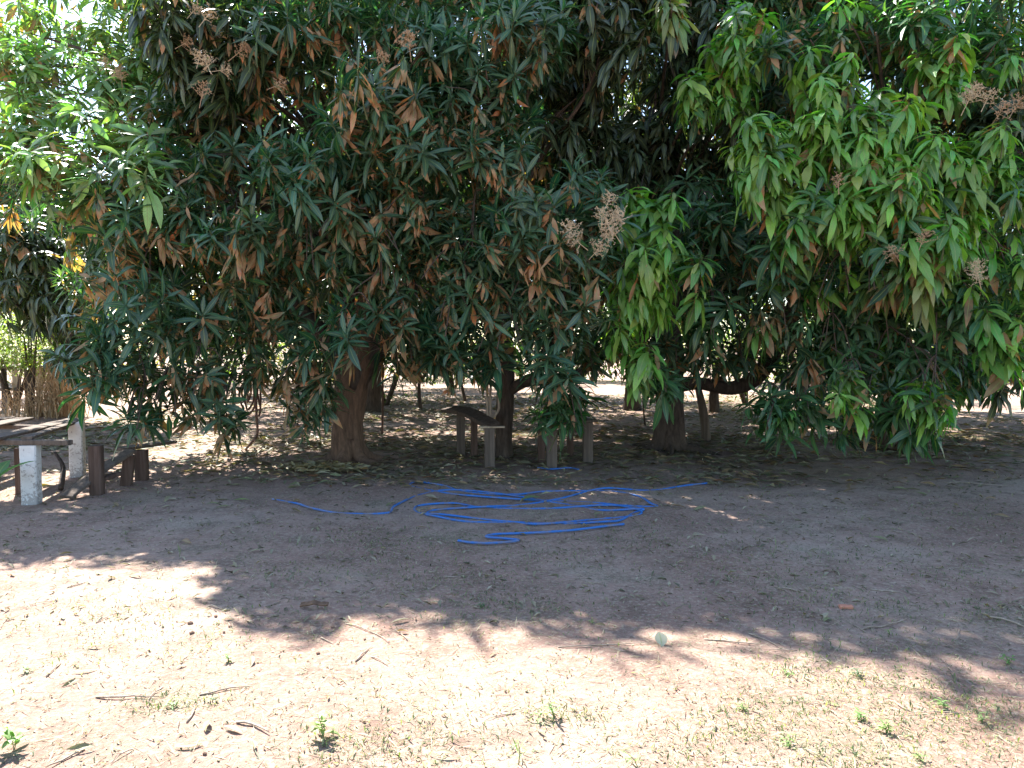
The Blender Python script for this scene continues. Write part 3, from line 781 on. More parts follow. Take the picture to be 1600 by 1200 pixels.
PAN = [('A', 165, 105, 8.6, 3), ('A', 190, 125, 8.6, 1), ('A', 215, 15, 8.7, 0), ('A', 245, 20, 8.7, 2), ('A', 325, 105, 8.6, 4), ('A', 320, 30, 8.6, 0), ('A', 300, 20, 8.7, 2), ('A', 430, 135, 8.6, 3),
       ('A', 315, 152, 8.7, 1), ('A', 240, 80, 8.7, 3), ('A', 285, 70, 8.7, 5), ('A', 370, 85, 8.8, 1), ('B', 948, 320, 7.6, 0), ('B', 955, 340, 7.6, 2), ('B', 890, 365, 7.5, 4), ('B', 930, 395, 7.6, 0), ('B', 960, 365, 7.6, 4),
       ('D', 1520, 145, 8.0, 0), ('D', 1560, 180, 8.0, 3), ('D', 1525, 150, 8.0, 2), ('D', 1585, 170, 8.1, 1), ('D', 1525, 425, 7.4, 4), ('D', 1440, 380, 7.4, 1), ('D', 1310, 290, 7.6, 5), ('A', 225, 45, 8.6, 2), ('B', 970, 345, 7.6, 0), ('B', 940, 345, 7.6, 2), ('B', 905, 380, 7.5, 4), ('B', 945, 372, 7.6, 2), ('A', 345, 110, 8.6, 0), ('A', 310, 95, 8.6, 2), ('A', 175, 120, 8.6, 0), ('D', 1540, 160, 8.0, 4), ('D', 1512, 160, 8.0, 4), ('D', 1400, 400, 7.5, 3), ('D', 1530, 440, 7.4, 0), ('A', 590, 90, 8.2, 3), ('A', 640, 75, 8.2, 5)]
for (key, px, py, Y, v) in PAN:
    t = TREES[key]
    o = link('flower_panicle', PM[v], t['root'])
    o.location = at(px, py, Y + (1.25 if px < 260 and key == 'A' else .05)) - t['base']
    o.rotation_euler = (rb.uniform(-1.2, .6), rb.uniform(-1.1, 1.1), rb.uniform(0, 6))
    sc0 = rb.uniform(.6, .95); o.scale = (sc0,) * 3

# props and stems under the crowns
def pole(name, pts, radii, mat, label, cat, sides=8, rough=.1, group=None):
    b = Vector(pts[0]); r0 = root(name, b, label, cat, group) if False else None
    pp = catmull(pts, 5) if len(pts) > 2 else [Vector(p) for p in pts]
    rr = np.interp(np.linspace(0, 1, len(pp)), np.linspace(0, 1, len(radii)), radii)
    o = tube(name, pp, list(rr), mat, None, sides, rough, 2.0, origin=b)
    o.location = b
    return tag(o, label, cat, group)
g = ongr(1104, 690)
pole('leaning_prop', [down(g, .05), at(1098, 640, g.y), at(1086, 585, g.y + .1), at(1078, 540, g.y + .2)], [.075, .065, .05, .04], M_WOOD, 'pale wooden prop leaning beside the squat dark trunk', 'prop', 10, .25)
g = ongr(597, 678)
pole('thin_pole', [down(g, .05), at(598, 620, g.y), at(597, 540, g.y)], [.022, .02, .02], M_POST, 'thin straight upright pole just right of the thick forked trunk', 'pole')

def sapling(px, py, h, label, seed, lean=.1, thick=.05):
    b = ongr(px, py)
    r = random.Random(seed)
    t = root('sapling', b, label, 'sapling', 'saplings behind the benches')
    top = Vector((lean, 0, h))
    tube('stem', catmull([Vector((0, 0, -.05)), top * .4 + Vector((-.05, 0, 0)), top], 5), list(np.linspace(thick, thick * .4, 11)), M_BARK_DARK, t, 8, .25, seed)
    tube('branch', [top * .45, top * .7 + Vector((.2, 0, .05)), top + Vector((.35, 0, 0))], [thick * .5, thick * .4, thick * .25], M_BARK_DARK, t, 6, .2, seed)
    n = 26
    gl = []
    for k in range(n):
        pr = rosette_params('dim', rs, 9)
        p = np.array(top) + rs.normal(0, 1, 3) * np.array([.5, .5, .35]) + np.array([0.1, 0, .15])
        gl.append((pr['base'] + p, pr))
    cat = lambda nm: np.concatenate([x[1][nm] for x in gl])
    V, Q, T, UV = leaves(np.concatenate([x[0] for x in gl]), cat('az'), cat('el0'), cat('bend'), cat('length'), cat('width'), cat('tint'), seg=2)
    f = link('foliage', mesh_np('foliage', V, Q, T, UV), t, M_LEAF); f['kind'] = 'stuff'
sapling(657, 640, 1.5, 'thin sapling with a forked dark stem left of the arched plank bench, farther back', 3, .05, .06)
sapling(728, 628, 1.5, 'slim dark sapling behind the arched plank bench', 4, -.2, .05)
sapling(1116, 643, 1.3, 'short stout sapling under the low horizontal limb', 5, .1, .16)
sapling(1008, 665, 1.5, 'spindly sapling left of the squat dark trunk', 6, .0, .02)
sapling(318, 640, 1.5, 'sapling with brown stem behind the low hanging left foliage', 7, .2, .05)

# ------------------------------------------------------------------ furniture: posts and planks
def board_mesh(name, L, W, T, segs=8, bow=0.0, seed=0, taper=0.0, arch=0.0):
    """rough board along +X from 0 to L, with worn uneven edges; arch lifts the middle"""
    r = random.Random(seed)
    V = []; F_ = []
    for i in range(segs + 1):
        t = i / segs; x = t * L
        w = W * .5 * (1 - taper * t) * (1 + r.uniform(-.05, .05)); c = r.uniform(-.006, .006) + bow * math.sin(math.pi * t)
        z = arch * math.sin(math.pi * t)
        e = min(T * .2, .006)
        ring = [(c - w + e, 0), (c + w - e, 0), (c + w, e), (c + w, T - e), (c + w - e, T), (c - w + e, T), (c - w, T - e), (c - w, e)]
        for (y, zz) in ring: V.append((x, y, z + zz + (r.uniform(-.002, .002) if zz > 0 else 0)))
    for i in range(segs):
        for k in range(8):
            k2 = (k + 1) % 8
            F_.append((i * 8 + k, (i + 1) * 8 + k, (i + 1) * 8 + k2, i * 8 + k2))
    F_.append(tuple(range(8))); F_.append(tuple(segs * 8 + 7 - k for k in range(8)))
    me = bpy.data.meshes.new(name); me.from_pydata(V, [], F_); me.update()
    return me

def place_board(name, a, b, W, T, mat, parent, origin, roll=0, **kw):
    a = Vector(a); b = Vector(b); d = b - a
    o = link(name, board_mesh(name, d.length, W, T, **kw), parent, mat)
    x = d.normalized(); y = Vector((0, 0, 1)).cross(x)
    if y.length < 1e-3: y = Vector((0, 1, 0))
    y.normalize(); z = x.cross(y)
    M = Matrix((x, y, z)).transposed().to_4x4() @ Matrix.Rotation(roll, 4, 'X')
    o.matrix_local = Matrix.Translation(a - Vector(origin)) @ M
    return o

def post(name, base, h, w, d, mat, parent, origin, rz=0, lean=(0, 0), top_cut=0.0, seed=0):
    """upright squared post: a board stood on end, foot sunk 5 cm"""
    r = random.Random(seed)
    V = []; F_ = []
    n = 6
    for i in range(n + 1):
        t = i / n; z = -.05 + t * (h + .05)
        for (sx, sy) in ((-1, -.8), (-.85, -1), (.85, -1), (1, -.8), (1, .8), (.85, 1), (-.85, 1), (-1, .8)):
            zz = z + (top_cut * sx * w / .14 if i == n else 0)
            V.append((sx * w / 2 * (1 + r.uniform(-.03, .03)) + lean[0] * t, sy * d / 2 + lean[1] * t, zz))
    for i in range(n):
        for k in range(8):
            k2 = (k + 1) % 8
            F_.append((i * 8 + k, i * 8 + k2, (i + 1) * 8 + k2, (i + 1) * 8 + k))
    F_.append(tuple(7 - k for k in range(8))); F_.append(tuple(n * 8 + k for k in range(8)))
    me = bpy.data.meshes.new(name); me.from_pydata(V, [], F_); me.update()
    o = link(name, me, parent, mat)
    o.location = Vector(base) - Vector(origin); o.rotation_euler = (0, 0, rz)
    return o

# painted table at the left
p1 = ongr(50, 787); p2 = ongr(122, 745)
tb = root('plank_table', p1, 'rough plank table on chipped white posts at the left edge', 'table')
post('leg', p1, .60, .155, .13, M_PAINT, tb, p1, .15, seed=1)
post('leg', p2, .66, .155, .12, M_PAINT, tb, p1, .2, top_cut=.035, seed=2)
p3 = p1 + Vector((-1.25, .1, 0)); p3.z = ground_z(p3.x, p3.y); p4 = p2 + Vector((-1.25, .1, 0)); p4.z = ground_z(p4.x, p4.y)
post('leg', p3, .60, .155, .13, M_PAINT, tb, p1, .1, seed=3); post('leg', p4, .60, .155, .13, M_PAINT, tb, p1, .1, seed=4)
pz = p1.z + .602
o = place_board('crossbeam', Vector((p1.x + .42, p1.y - .02, pz)), Vector((p1.x - 1.6, p1.y + .05, pz + .01)), .09, .05, M_WOOD, tb, p1, seed=3)
place_board('crossbeam', Vector((p2.x - .10, p2.y - .08, pz - .01)), Vector((p2.x - 1.6, p2.y + .05, pz)), .09, .05, M_WOOD, tb, p1, seed=4)
for k, (xa, xb) in enumerate(((-.02, -.16), (-.30, -.26), (-.93, -.95), (-1.25, -1.22))):
    place_board('plank', Vector((p1.x + xa, p1.y - (.02 if k == 0 else .28), pz + .053 + .003 * k)), Vector((p2.x + xb, p2.y + .35 + .07 * k, pz + .05 + .003 * k)), [.10, .2, .22, .2, .24][k], .03, M_WOOD, tb, p1, seed=10 + k)
g3 = ongr(30, 772)
post('prop', g3, .5, .06, .06, M_POST, tb, p1, .3, seed=6)

# low bench beside it
q1 = ongr(152, 773); q2 = ongr(222, 750); q3 = ongr(196, 758)
bl = root('low_bench', q1, 'three bare brown posts of a broken low bench beside the white post table', 'bench')
post('leg', q1, .53, .125, .11, M_POST, bl, q1, .1, seed=7)
post('leg', q2, .36, .13, .12, M_POST, bl, q1, .1, seed=8)
post('leg', q3, .34, .12, .12, M_POST, bl, q1, .3, lean=(.05, 0), seed=9)
place_board('seat_plank', q2 + Vector((-.22, -.1, .365)), q2 + Vector((.12, .55, .37)), .17, .035, M_WOOD, bl, q1, seed=21)
fp = root('fallen_plank', ongr(104, 780), 'weathered plank with one end on the ground leaning up to the brown posts', 'plank')
pa = ongr(104, 782); pb = at(205, 706, q3.y)
place_board('plank', pa + Vector((0, 0, .02)), pb, .16, .035, M_WOOD, fp, fp.location, seed=22, bow=.03)
place_board('plank', ongr(130, 776) + Vector((0, 0, .10)), at(188, 742, q3.y - .25), .10, .04, M_POST, fp, fp.location, seed=23)
r1 = ongr(95, 768)
pole('dead_branch', [r1 + Vector((0, 0, .03)), r1 + Vector((-.15, .3, .22)), r1 + Vector((-.36, .5, .36))], [.03, .028, .015], M_BARK_DARK, 'crooked dead branch leaning between the white post and the fallen plank', 'branch', 7, .3)

# arched bench in the middle
a1 = ongr(765, 731); a2 = ongr(720, 711); a3 = ongr(741, 716); a4 = ongr(783, 716)
b1 = root('arched_bench', a1, 'bench with a dark arched slab seat on squared posts, left of the pair', 'bench')
post('leg', a1, .53, .135, .12, M_WOOD, b1, a1, .1, seed=31)
post('leg', a2, .60, .125, .12, M_WOOD, b1, a1, .1, seed=32)
post('leg', a3, .56, .09, .09, M_POST, b1, a1, .2, seed=33)
post('leg', a4, .50, .10, .10, M_POST, b1, a1, .2, seed=34)
place_board('seat', at(699, 642, a2.y + .1), at(772, 669, a1.y + .02), .20, .055, M_BARK_DARK, b1, a1, seed=35, arch=.07, segs=12, roll=.25)
place_board('board', Vector((a1.x - .13, a1.y - .02, a1.z + .535)), Vector((a1.x + .20, a1.y + .02, a1.z + .53)), .14, .022, M_WOOD_PALE, b1, a1, seed=36, segs=5, taper=.5)
# right bench
c1 = ongr(862, 732); c2 = ongr(918, 722); c3 = ongr(846, 722); c4 = ongr(891, 713)
b2 = root('straight_bench', c1, 'bench with a straight plank seat on four squared posts, right of the arched one', 'bench')
post('leg', c1, .55, .135, .12, M_WOOD, b2, c1, .05, seed=41)
post('leg', c2, .56, .135, .12, M_WOOD, b2, c1, .05, seed=42)
post('leg', c3, .55, .10, .10, M_POST, b2, c1, .05, seed=43)
post('leg', c4, .55, .09, .10, M_POST, b2, c1, .05, seed=44)
place_board('seat', Vector((c1.x - .10, c1.y + .08, c1.z + .575)), Vector((c2.x + .08, c2.y + .05, c1.z + .575)), .26, .035, M_WOOD, b2, c1, seed=45)
place_board('seat_rail', Vector((c1.x + .08, c1.y + .02, c1.z + .44)), Vector((c2.x - .07, c2.y, c1.z + .44)), .05, .07, M_POST, b2, c1, seed=46)

# ropes and vines hanging from the branches
def vine(name, pts, rad, label, cat, mat=M_ROPE, group=None):
    P = catmull(pts, 7)
    b = Vector(pts[0])
    o = tube(name, P, [rad] * len(P), mat, None, 6, 0, 0, origin=b); o.location = b
    return tag(o, label, cat, group)
YR = 9.6
cr = root('rope_coil', at(397, 585, YR), 'brown rope hanging in loops from a low branch left of the thick trunk', 'rope')
oo = cr.location
for k, (lx, rx2, bot) in enumerate(((374, 398, 648), (378, 396, 640), (402, 407, 650), (382, 392, 628))):
    P = catmull([at((lx + rx2) / 2 + 4, 585, YR), at(lx, 612, YR + .02 * k), at(lx + 5, bot - 12, YR + .03 * k), at((lx + rx2) / 2, bot, YR + .03 * k), at(rx2, bot - 14, YR + .02 * k), at(rx2, 600, YR), at((lx + rx2) / 2 + 4, 583, YR)], 6)
    tube('loop', P, [.014] * len(P), M_ROPE, cr, 6, 0, 0, origin=oo)
P = catmull([at(398, 590, YR), at(401, 650, YR), at(402, 678, YR), at(394, 690, YR - .1), ongr(384, 702)], 6)
tube('tail', P, [.018] * len(P), M_ROPE, cr, 6, 0, 0, origin=oo)
YR2 = 10.1
cr2 = root('rope_swing', at(770, 600, YR2), 'thin rope looped in a narrow hanging swing over the arched bench', 'rope')
oo = cr2.location
for k, pts in enumerate([[(778, 595), (779, 622), (779, 640), (770, 652), (762, 654)], [(762, 598), (761, 620), (762, 640), (762, 653)], [(767, 598), (766, 625), (767, 644), (763, 655)]]):
    P = catmull([at(x, y, YR2) for x, y in pts], 6)
    tube('rope', P, [.017] * len(P), M_TWIG, cr2, 6, 0, 0, origin=oo)
vine('hanging_vine', [at(300, 560, 9.5), at(302, 600, 9.5), at(318, 640, 9.5), at(312, 668, 9.5)], .012, 'thin pale vine hanging through the low left foliage', 'vine', M_TWIG)
vine('hanging_vine', [at(330, 545, 9.3), at(328, 600, 9.3), at(333, 630, 9.3), at(326, 560, 9.3)], .011, 'reddish vine doubled back on itself in the low left foliage', 'vine', M_ROPE)

# ------------------------------------------------------------------ blue hose
def gp(px, py, lift=.018):
    p = ongr(px, py); return p + Vector((0, 0, lift))
HR = .0108
H = [(425, 782), (455, 790), (490, 800), (545, 803), (600, 800), (632, 790), (660, 775), (720, 768), (800, 775), (880, 788), (950, 795), (990, 797), (998, 802), (985, 812), (940, 817), (860, 818), (780, 816), (700, 810), (650, 800), (638, 792),
     (690, 792), (760, 793), (850, 793), (940, 791), (1010, 788), (1030, 785), (1000, 776), (940, 770), (870, 766), (800, 773), (740, 768), (690, 762), (645, 757), (640, 762), (700, 772), (780, 780), (860, 786), (960, 789), (1000, 799), (990, 806), (930, 815), (850, 822), (790, 818),
     (720, 815), (680, 808), (660, 800), (700, 797), (760, 796), (800, 790), (870, 778), (930, 768), (1010, 768), (1060, 763), (1115, 754)]
pts = []
for i, (x, y) in enumerate(H):
    pts.append(gp(x + rb.uniform(-18, 18), y + rb.uniform(-3.5, 3.5), -.004 + .011 * (i % 3)))
P = catmull(pts, 8)
hs_ = root('garden_hose', ongr(800, 790), 'bright blue garden hose lying in loose flat loops on the shaded ground', 'hose')
tube('coil', P, [HR] * len(P), M_HOSE, hs_, 8, 0, 0, origin=hs_.location)
H2 = [(975, 822), (940, 826), (890, 832), (830, 836), (775, 838), (760, 842), (790, 845), (810, 848), (770, 852), (735, 851), (716, 848)]
P = catmull([gp(x, y) for x, y in H2], 8)
tube('end_loop', P, [HR] * len(P), M_HOSE, hs_, 8, 0, 0, origin=hs_.location)
P = catmull([gp(x, y) for x, y in [(840, 733), (862, 735), (890, 733), (905, 736)]], 8)
tube('end_piece', P, [HR] * len(P), M_HOSE, hs_, 8, 0, 0, origin=hs_.location)

# pale slab at the right
def rock_mesh(name, r, sq, seed, mat, sub=2):
    import bmesh
    bm = bmesh.new(); bmesh.ops.create_icosphere(bm, subdivisions=sub, radius=1)
    for v in bm.verts:
        k = 1 + .3 * noise.noise(v.co * 1.3 + Vector((seed * 3.1, 0, 0)))
        v.co = Vector((v.co.x * r * k, v.co.y * r * k * .7, v.co.z * r * sq * k))
    me = bpy.data.meshes.new(name); bm.to_mesh(me); bm.free(); me.materials.append(mat)
    return me
g = ongr(1385, 692)
o = link('pale_block', board_mesh('pale_block', .46, .26, .12, 5, seed=77), None, M_STONE)
o.location = g + Vector((-.23, 0, -.015)); o.rotation_euler = (0, 0, .1)
tag(o, 'pale flat block lying in shade below the right hand foliage', 'block')
g = ongr(1319, 950)
o = link('brick_chip', board_mesh('brick_chip', .075, .04, .018, 4, seed=78), None, plain_material('red_brick', (0.50, 0.22, 0.14), .9, .2))
o.location = g + Vector((-.03, 0, .0)); o.rotation_euler = (0, 0, -.1)
tag(o, 'small reddish brick chip on the shaded bare soil at the right', 'brick chip')

# ------------------------------------------------------------------ fallen leaves, twigs
def litter_leaves(n, posfn, rs, seg=3, sz=(.14, .26), cols=None):
    P = np.array([posfn() for _ in range(n)])
    z = np.array([ground_z(float(a), float(b)) for a, b in P[:, :2]])
    base = np.stack([P[:, 0], P[:, 1], z + rs.uniform(.006, .03, n)], -1)
    az = rs.uniform(0, 6.28, n)
    L = rs.uniform(sz[0], sz[1], n); W = L * rs.uniform(.18, .28, n)
    el = rs.uniform(-.05, .25, n); bend = el * 2 + rs.normal(0, .25, n)
    cc = cols or [(0.20, 0.14, 0.09), (0.27, 0.19, 0.12), (0.12, 0.09, 0.06), (0.14, 0.13, 0.07), (0.34, 0.27, 0.19), (0.24, 0.12, 0.065)]
    c = np.array(cc)[rs.integers(0, len(cc), n)] * rs.uniform(.7, 1.2, (n, 1))
    tint = np.concatenate([c, np.zeros((n, 1))], 1)
    return base, az, el, bend, L, W, tint
rs = np.random.default_rng(77)
def under():
    while True:
        x = rs.uniform(-9, 11); y = rs.uniform(8.3, 24)
        w = 1.0 if y < 13 else .5
        if y < 9.6: w = min(1, (y - 8.2) / (.5 if -2.6 < x < 3.2 else 1.6)) * (1 if -2.6 < x < 3.2 else .8)
        if x < -4.2 and y < 11: w *= .5
        if x > 4 and y < 10.5: w *= .35
        if noise.noise(Vector((x * .7, y * .7, 0))) < -.15: w *= .35
        if rs.random() < w: return (x, y)
a = litter_leaves(17000, under, rs, sz=(.12, .22))
V, Q, T, UV = leaves(*a, seg=2, fold=.5, twist=rs.normal(0, .7, 17000), curl=rs.normal(0, .3, 17000))
V[:, 2] = np.maximum(V[:, 2], .0 - .02)
o = link('leaf_litter', mesh_np('leaf_litter', V, Q, T, UV), None, M_LITTER)
tag(o, 'dense dry brown leaf litter spread under the mango trees', 'leaf litter', kind='stuff')
def pile():
    c = ongr(505, 737)
    return (c.x + rs.normal(0, .28), c.y + rs.normal(0, .16))
a = litter_leaves(260, pile, rs, sz=(.10, .19), cols=[(0.36, 0.26, 0.15), (0.42, 0.33, 0.22), (0.30, 0.18, 0.10)])
a[0][:, 2] += rs.uniform(0, .07, 260)
V, Q, T, UV = leaves(*a, seg=3, fold=.5, twist=rs.normal(0, .9, 260), curl=rs.normal(0, .4, 260))
tag(link('leaf_pile', mesh_np('leaf_pile', V, Q, T, UV), None, M_LITTER), 'low heap of dry leaves on the ground in front of the thick forked trunk', 'leaf pile', kind='stuff')
# counted leaves: the nearest ones
LM = []
for k in range(10):
    prm = dict(base=np.zeros((1, 3)), az=np.zeros(1), el0=rs.uniform(0, .3, 1), bend=rs.uniform(.1, .8, 1), length=rs.uniform(.12, .2, 1), width=rs.uniform(.03, .048, 1),
               tint=np.array([[*(np.array([(0.30, 0.22, 0.15), (0.38, 0.30, 0.22), (0.20, 0.15, 0.10), (0.26, 0.14, 0.08), (0.22, 0.2, 0.1)][k % 5])), 0]]), twist=rs.normal(0, .7, 1), curl=rs.normal(0, .4, 1))
    V, Q, T, UV = leaves(seg=5, fold=.5, **prm)
    V[:, 2] -= V[:, 2].min() - .002
    me = mesh_np('fallen_leaf', V, Q, T, UV); me.materials.append(M_LITTER); LM.append(me)
rl = random.Random(12)
nleaf = 0
while nleaf < 297:
    px = rl.uniform(-10, 1610); py = rl.choice([rl.uniform(700, 800), rl.uniform(722, 770), rl.uniform(760, 1200)]) 
    if py > 800 and rl.random() < .62: continue
    g = ongr(px, py)
    o = link('fallen_leaf', rl.choice(LM), None)
    o.location = g + Vector((0, 0, .004)); o.rotation_euler = (rl.uniform(-.12, .12), rl.uniform(-.12, .12), rl.uniform(0, 6.28))
    s = rl.uniform(.5, 1.1) * (.6 if py > 900 else 1); o.scale = (s, s, s)
    zone = ('dry brown mango leaf lying on the bright sunlit soil in the foreground' if py > 960 else
            'dry mango leaf lying on the bare shaded soil in mid yard' if py > 800 else
            'dry mango leaf scattered around the blue hose loops' if 400 < px < 1120 and py > 740 else
            'dry mango leaf fallen on shaded soil by the left table' if px < 400 else
            'dry mango leaf fallen along the shaded foot of the trees')
    tag(o, zone, 'leaf', 'fallen leaves scattered on the soil')
    nleaf += 1
def special_leaf(px, py, L, W, col, az, el, bend, label, lift=.01, dry=0):
    V, Q, T, UV = leaves(np.zeros((1, 3)), np.array([az]), np.array([el]), np.array([bend]), np.array([L]), np.array([W]), np.array([[*col, dry]]), seg=5, fold=.3)
    o = link('fallen_leaf', mesh_np('fallen_leaf', V, Q, T, UV), None, M_LITTER)
    o.location = ongr(px, py) + Vector((0, 0, lift)); tag(o, label, 'leaf', 'fallen leaves scattered on the soil')
special_leaf(1035, 1010, .085, .07, (.50, .45, .34), 1.7, .9, .5, 'pale broad leaf standing up at the shadow edge right of centre', .0)
special_leaf(815, 784, .24, .10, (.16, .19, .07), .4, .2, .5, 'large olive green leaf lying inside the blue hose loops', .02)
special_leaf(365, 783, .16, .045, (.22, .34, .06), .2, .1, .3, 'fresh yellow-green leaf on shaded soil left of the hose')

def twig_obj(px, py, L, az, r0, label, cat='twig', grp='dry twigs on the soil', seed=0):
    r = random.Random(seed)
    b = ongr(px, py); pts = [Vector((0, 0, r0 * .9))]
    a_ = az
    for k in range(5):
        a_ += r.uniform(-.3, .3)
        q = pts[-1] + Vector((math.cos(a_), math.sin(a_), 0)) * L / 5
        q.z = ground_z(b.x + q.x, b.y + q.y) - b.z + r0 * .9 + r.uniform(0, .008)
        pts.append(q)
    o = tube('twig', pts, [r0, r0, r0 * .9, r0 * .8, r0 * .6, r0 * .35], M_TWIG, None, 5, .2, seed)
    o.location = b
    return tag(o, label, cat, grp)
twig_obj(872, 1012, .55, .25, .0035, 'long thin twig along the shadow edge left of the pale leaf', seed=1)
twig_obj(1345, 985, .36, .15, .005, 'thin straight pale twig on shaded soil near the right', seed=2)
twig_obj(540, 975, .42, -.45, .0035, 'curved brown twig on sunlit soil left of centre', seed=3)
twig_obj(1100, 1000, .28, 0.0, .004, 'short pale twig just right of the pale standing leaf', seed=4)
twig_obj(150, 1090, .3, -.3, .005, 'thin twig on the sunlit soil at lower left', seed=5)
twig_obj(370, 1130, .2, -.5, .006, 'dark knobbly twig near the bottom left of centre', seed=6)
twig_obj(1360, 922, .2, -.2, .005, 'pale short twig in the shade right of the brick chip', seed=7)
twig_obj(1545, 965, .35, -.6, .006, 'dark thin twig at the right edge in the shade', seed=8)
twig_obj(1475, 755, .7, -.1, .006, 'long pale stalk lying by the low right foliage', seed=9)
# a curled strip of bark
b = ongr(470, 950)
o = place_board('bark_strip', Vector((0, 0, .012)), Vector((.17, -.01, .02)), .03, .012, M_BARK, None, (0, 0, 0), seed=9, arch=.015, roll=.5)
o.location = b + Vector((0, 0, .015)); tag(o, 'dark curled strip of bark on the sunlit soil left of centre', 'bark')
for k in range(46):
    px = rl.uniform(0, 1600); py = rl.uniform(800, 1195)
    twig_obj(px, py, rl.uniform(.07, .25), rl.uniform(0, 6.28), rl.uniform(.002, .0045),
             'small dry twig on the bright sunlit soil' if py > 980 else 'small dry twig on the shaded bare soil', seed=100 + k)

# crumbs of debris, pebbles and tiny stalks: nobody could count them
def crumbs(n, name, label, posfn, L0, L1, cols, mat, flat=.3, wr=(.15, .6)):
    P = np.array([posfn() for _ in range(n)])
    z = np.array([ground_z(float(a), float(b)) for a, b in P])
    base = np.stack([P[:, 0], P[:, 1], z + .001], -1)
    L = rs.uniform(L0, L1, n); W = L * rs.uniform(wr[0], wr[1], n)
    c = np.array(cols)[rs.integers(0, len(cols), n)] * rs.uniform(.6, 1.3, (n, 1))
    V, Q, T, UV = leaves(base, rs.uniform(0, 6.28, n), rs.uniform(0, flat, n), rs.uniform(-.2, .9, n) * flat, L, W, np.concatenate([c, np.zeros((n, 1))], 1), seg=2, fold=.7)
    o = link(name, mesh_np(name, V, Q, T, UV), None, mat)
    tag(o, label, name.replace('_', ' '), kind='stuff')
def fore():
    y = 2.3 + 7.5 * rs.random() ** 1.3; x = rs.uniform(-.78, .78) * y
    return (x, y)
def shade():
    y = rs.uniform(4.2, 9.2); return (rs.uniform(-.78, .78) * y, y)
crumbs(2600, 'leaf_fragments', 'broken bits of dry leaf scattered over the shaded soil', shade, .02, .07, [(.30, .23, .16), (.13, .10, .07), (.40, .33, .25), (.2, .15, .1)], M_LITTER, .6, (.2, .5))
crumbs(22000, 'soil_debris', 'fine crumbs of dry leaf and straw strewn over the yard soil', fore, .004, .022, [(.20, .14, .10), (.33, .25, .19), (.13, .09, .065), (.40, .31, .23), (.17, .16, .10)], M_LITTER, .7)
crumbs(11000, 'straw_bits', 'short dry grass stalks strewn over the yard soil', fore, .02, .09, [(.24, .18, .12), (.50, .42, .30), (.45, .38, .28), (.13, .10, .07)], M_LITTER, .35, (.03, .07))
PATCH = [(1130, 862, 95, 22), (1290, 872, 70, 16), (1400, 858, 80, 20), (1260, 935, 60, 14), (1370, 950, 60, 16), (950, 832, 80, 16), (1020, 850, 60, 12), (860, 872, 60, 10), (640, 852, 60, 12), (700, 905, 60, 14), (760, 935, 70, 16), (840, 952, 70, 14),
         (1180, 905, 60, 12), (1480, 905, 70, 18), (1560, 960, 50, 20), (1230, 1045, 60, 14), (1340, 1060, 70, 16), (1400, 1130, 90, 26), (1200, 1110, 70, 20), (1470, 1090, 70, 22), (1080, 1170, 80, 22), (1300, 1180, 90, 20), (560, 840, 60, 12), (470, 895, 60, 10),
         (1150, 1140, 60, 16), (280, 1100, 60, 14), (600, 1170, 80, 18), (1560, 1120, 60, 22), (900, 1120, 60, 14)]
PATCHW = []
for (a_, b_, c_, d_) in PATCH:
    g_ = ongr(a_, b_); g2_ = ongr(a_ + c_, b_); g3_ = ongr(a_, b_ - d_)
    PATCHW.append((g_.x, g_.y, g2_.x - g_.x, g3_.y - g_.y))
def grassy():
    if rs.random() < .36:
        q = PATCHW[int(rs.integers(len(PATCHW)))]
        return (q[0] + rs.normal(0, .8) * q[2], q[1] + rs.normal(0, .8) * q[3])
    while True:
        x, y = fore()
        v = noise.noise(Vector((x * .8, y * .8, 11.0))) + .5 * noise.noise(Vector((x * 2.4, y * 2.4, 5.0)))
        w = .06 + max(0, v) * 1.6
        if x > .2 and y < 4.6: w += .30 * max(0, noise.noise(Vector((x * 1.6, y * 1.6, 2.0))) + .35)
        if 4.2 < y < 7 and -1.5 < x < 5: w += .45 * max(0, noise.noise(Vector((x * 1.3, y * 1.9, 9.0))) + .12)
        if rs.random() < w: return (x, y)
crumbs(24000, 'ground_cover', 'tiny sparse green weeds and grass sprouting from the soil', grassy, .006, .032, [(.10, .12, .06), (.17, .20, .09), (.05, .06, .04), (.28, .26, .16), (.08, .095, .06)], M_WEED, 1.3, (.08, .3))

# soil clods
CM = [rock_mesh('soil_clod', .02, .6, s, M_CLOD, 1) for s in range(5)]
for i, (px, py, s) in enumerate([(298, 975, 1.3), (300, 990, 1.1), (337, 964, 1), (360, 980, .9), (445, 980, 1), (350, 989, .8), (520, 981, 1), (497, 1022, .8), (570, 1000, .8), (320, 1179, .8), (232, 1018, .6), (1256, 843, 1.2), (1540, 870, .9), (1555, 825, .8)]):
    o = link('soil_clod', CM[i % 5], None); o.location = ongr(px, py) + Vector((0, 0, .005)); s *= .75; o.scale = (s, s, s); o.rotation_euler = (0, 0, i)
    tag(o, ('small dark clod among the clods on sunlit soil left of centre' if py > 900 else 'small dark clod on shaded soil at the right'), 'clod', 'soil clods on the yard')

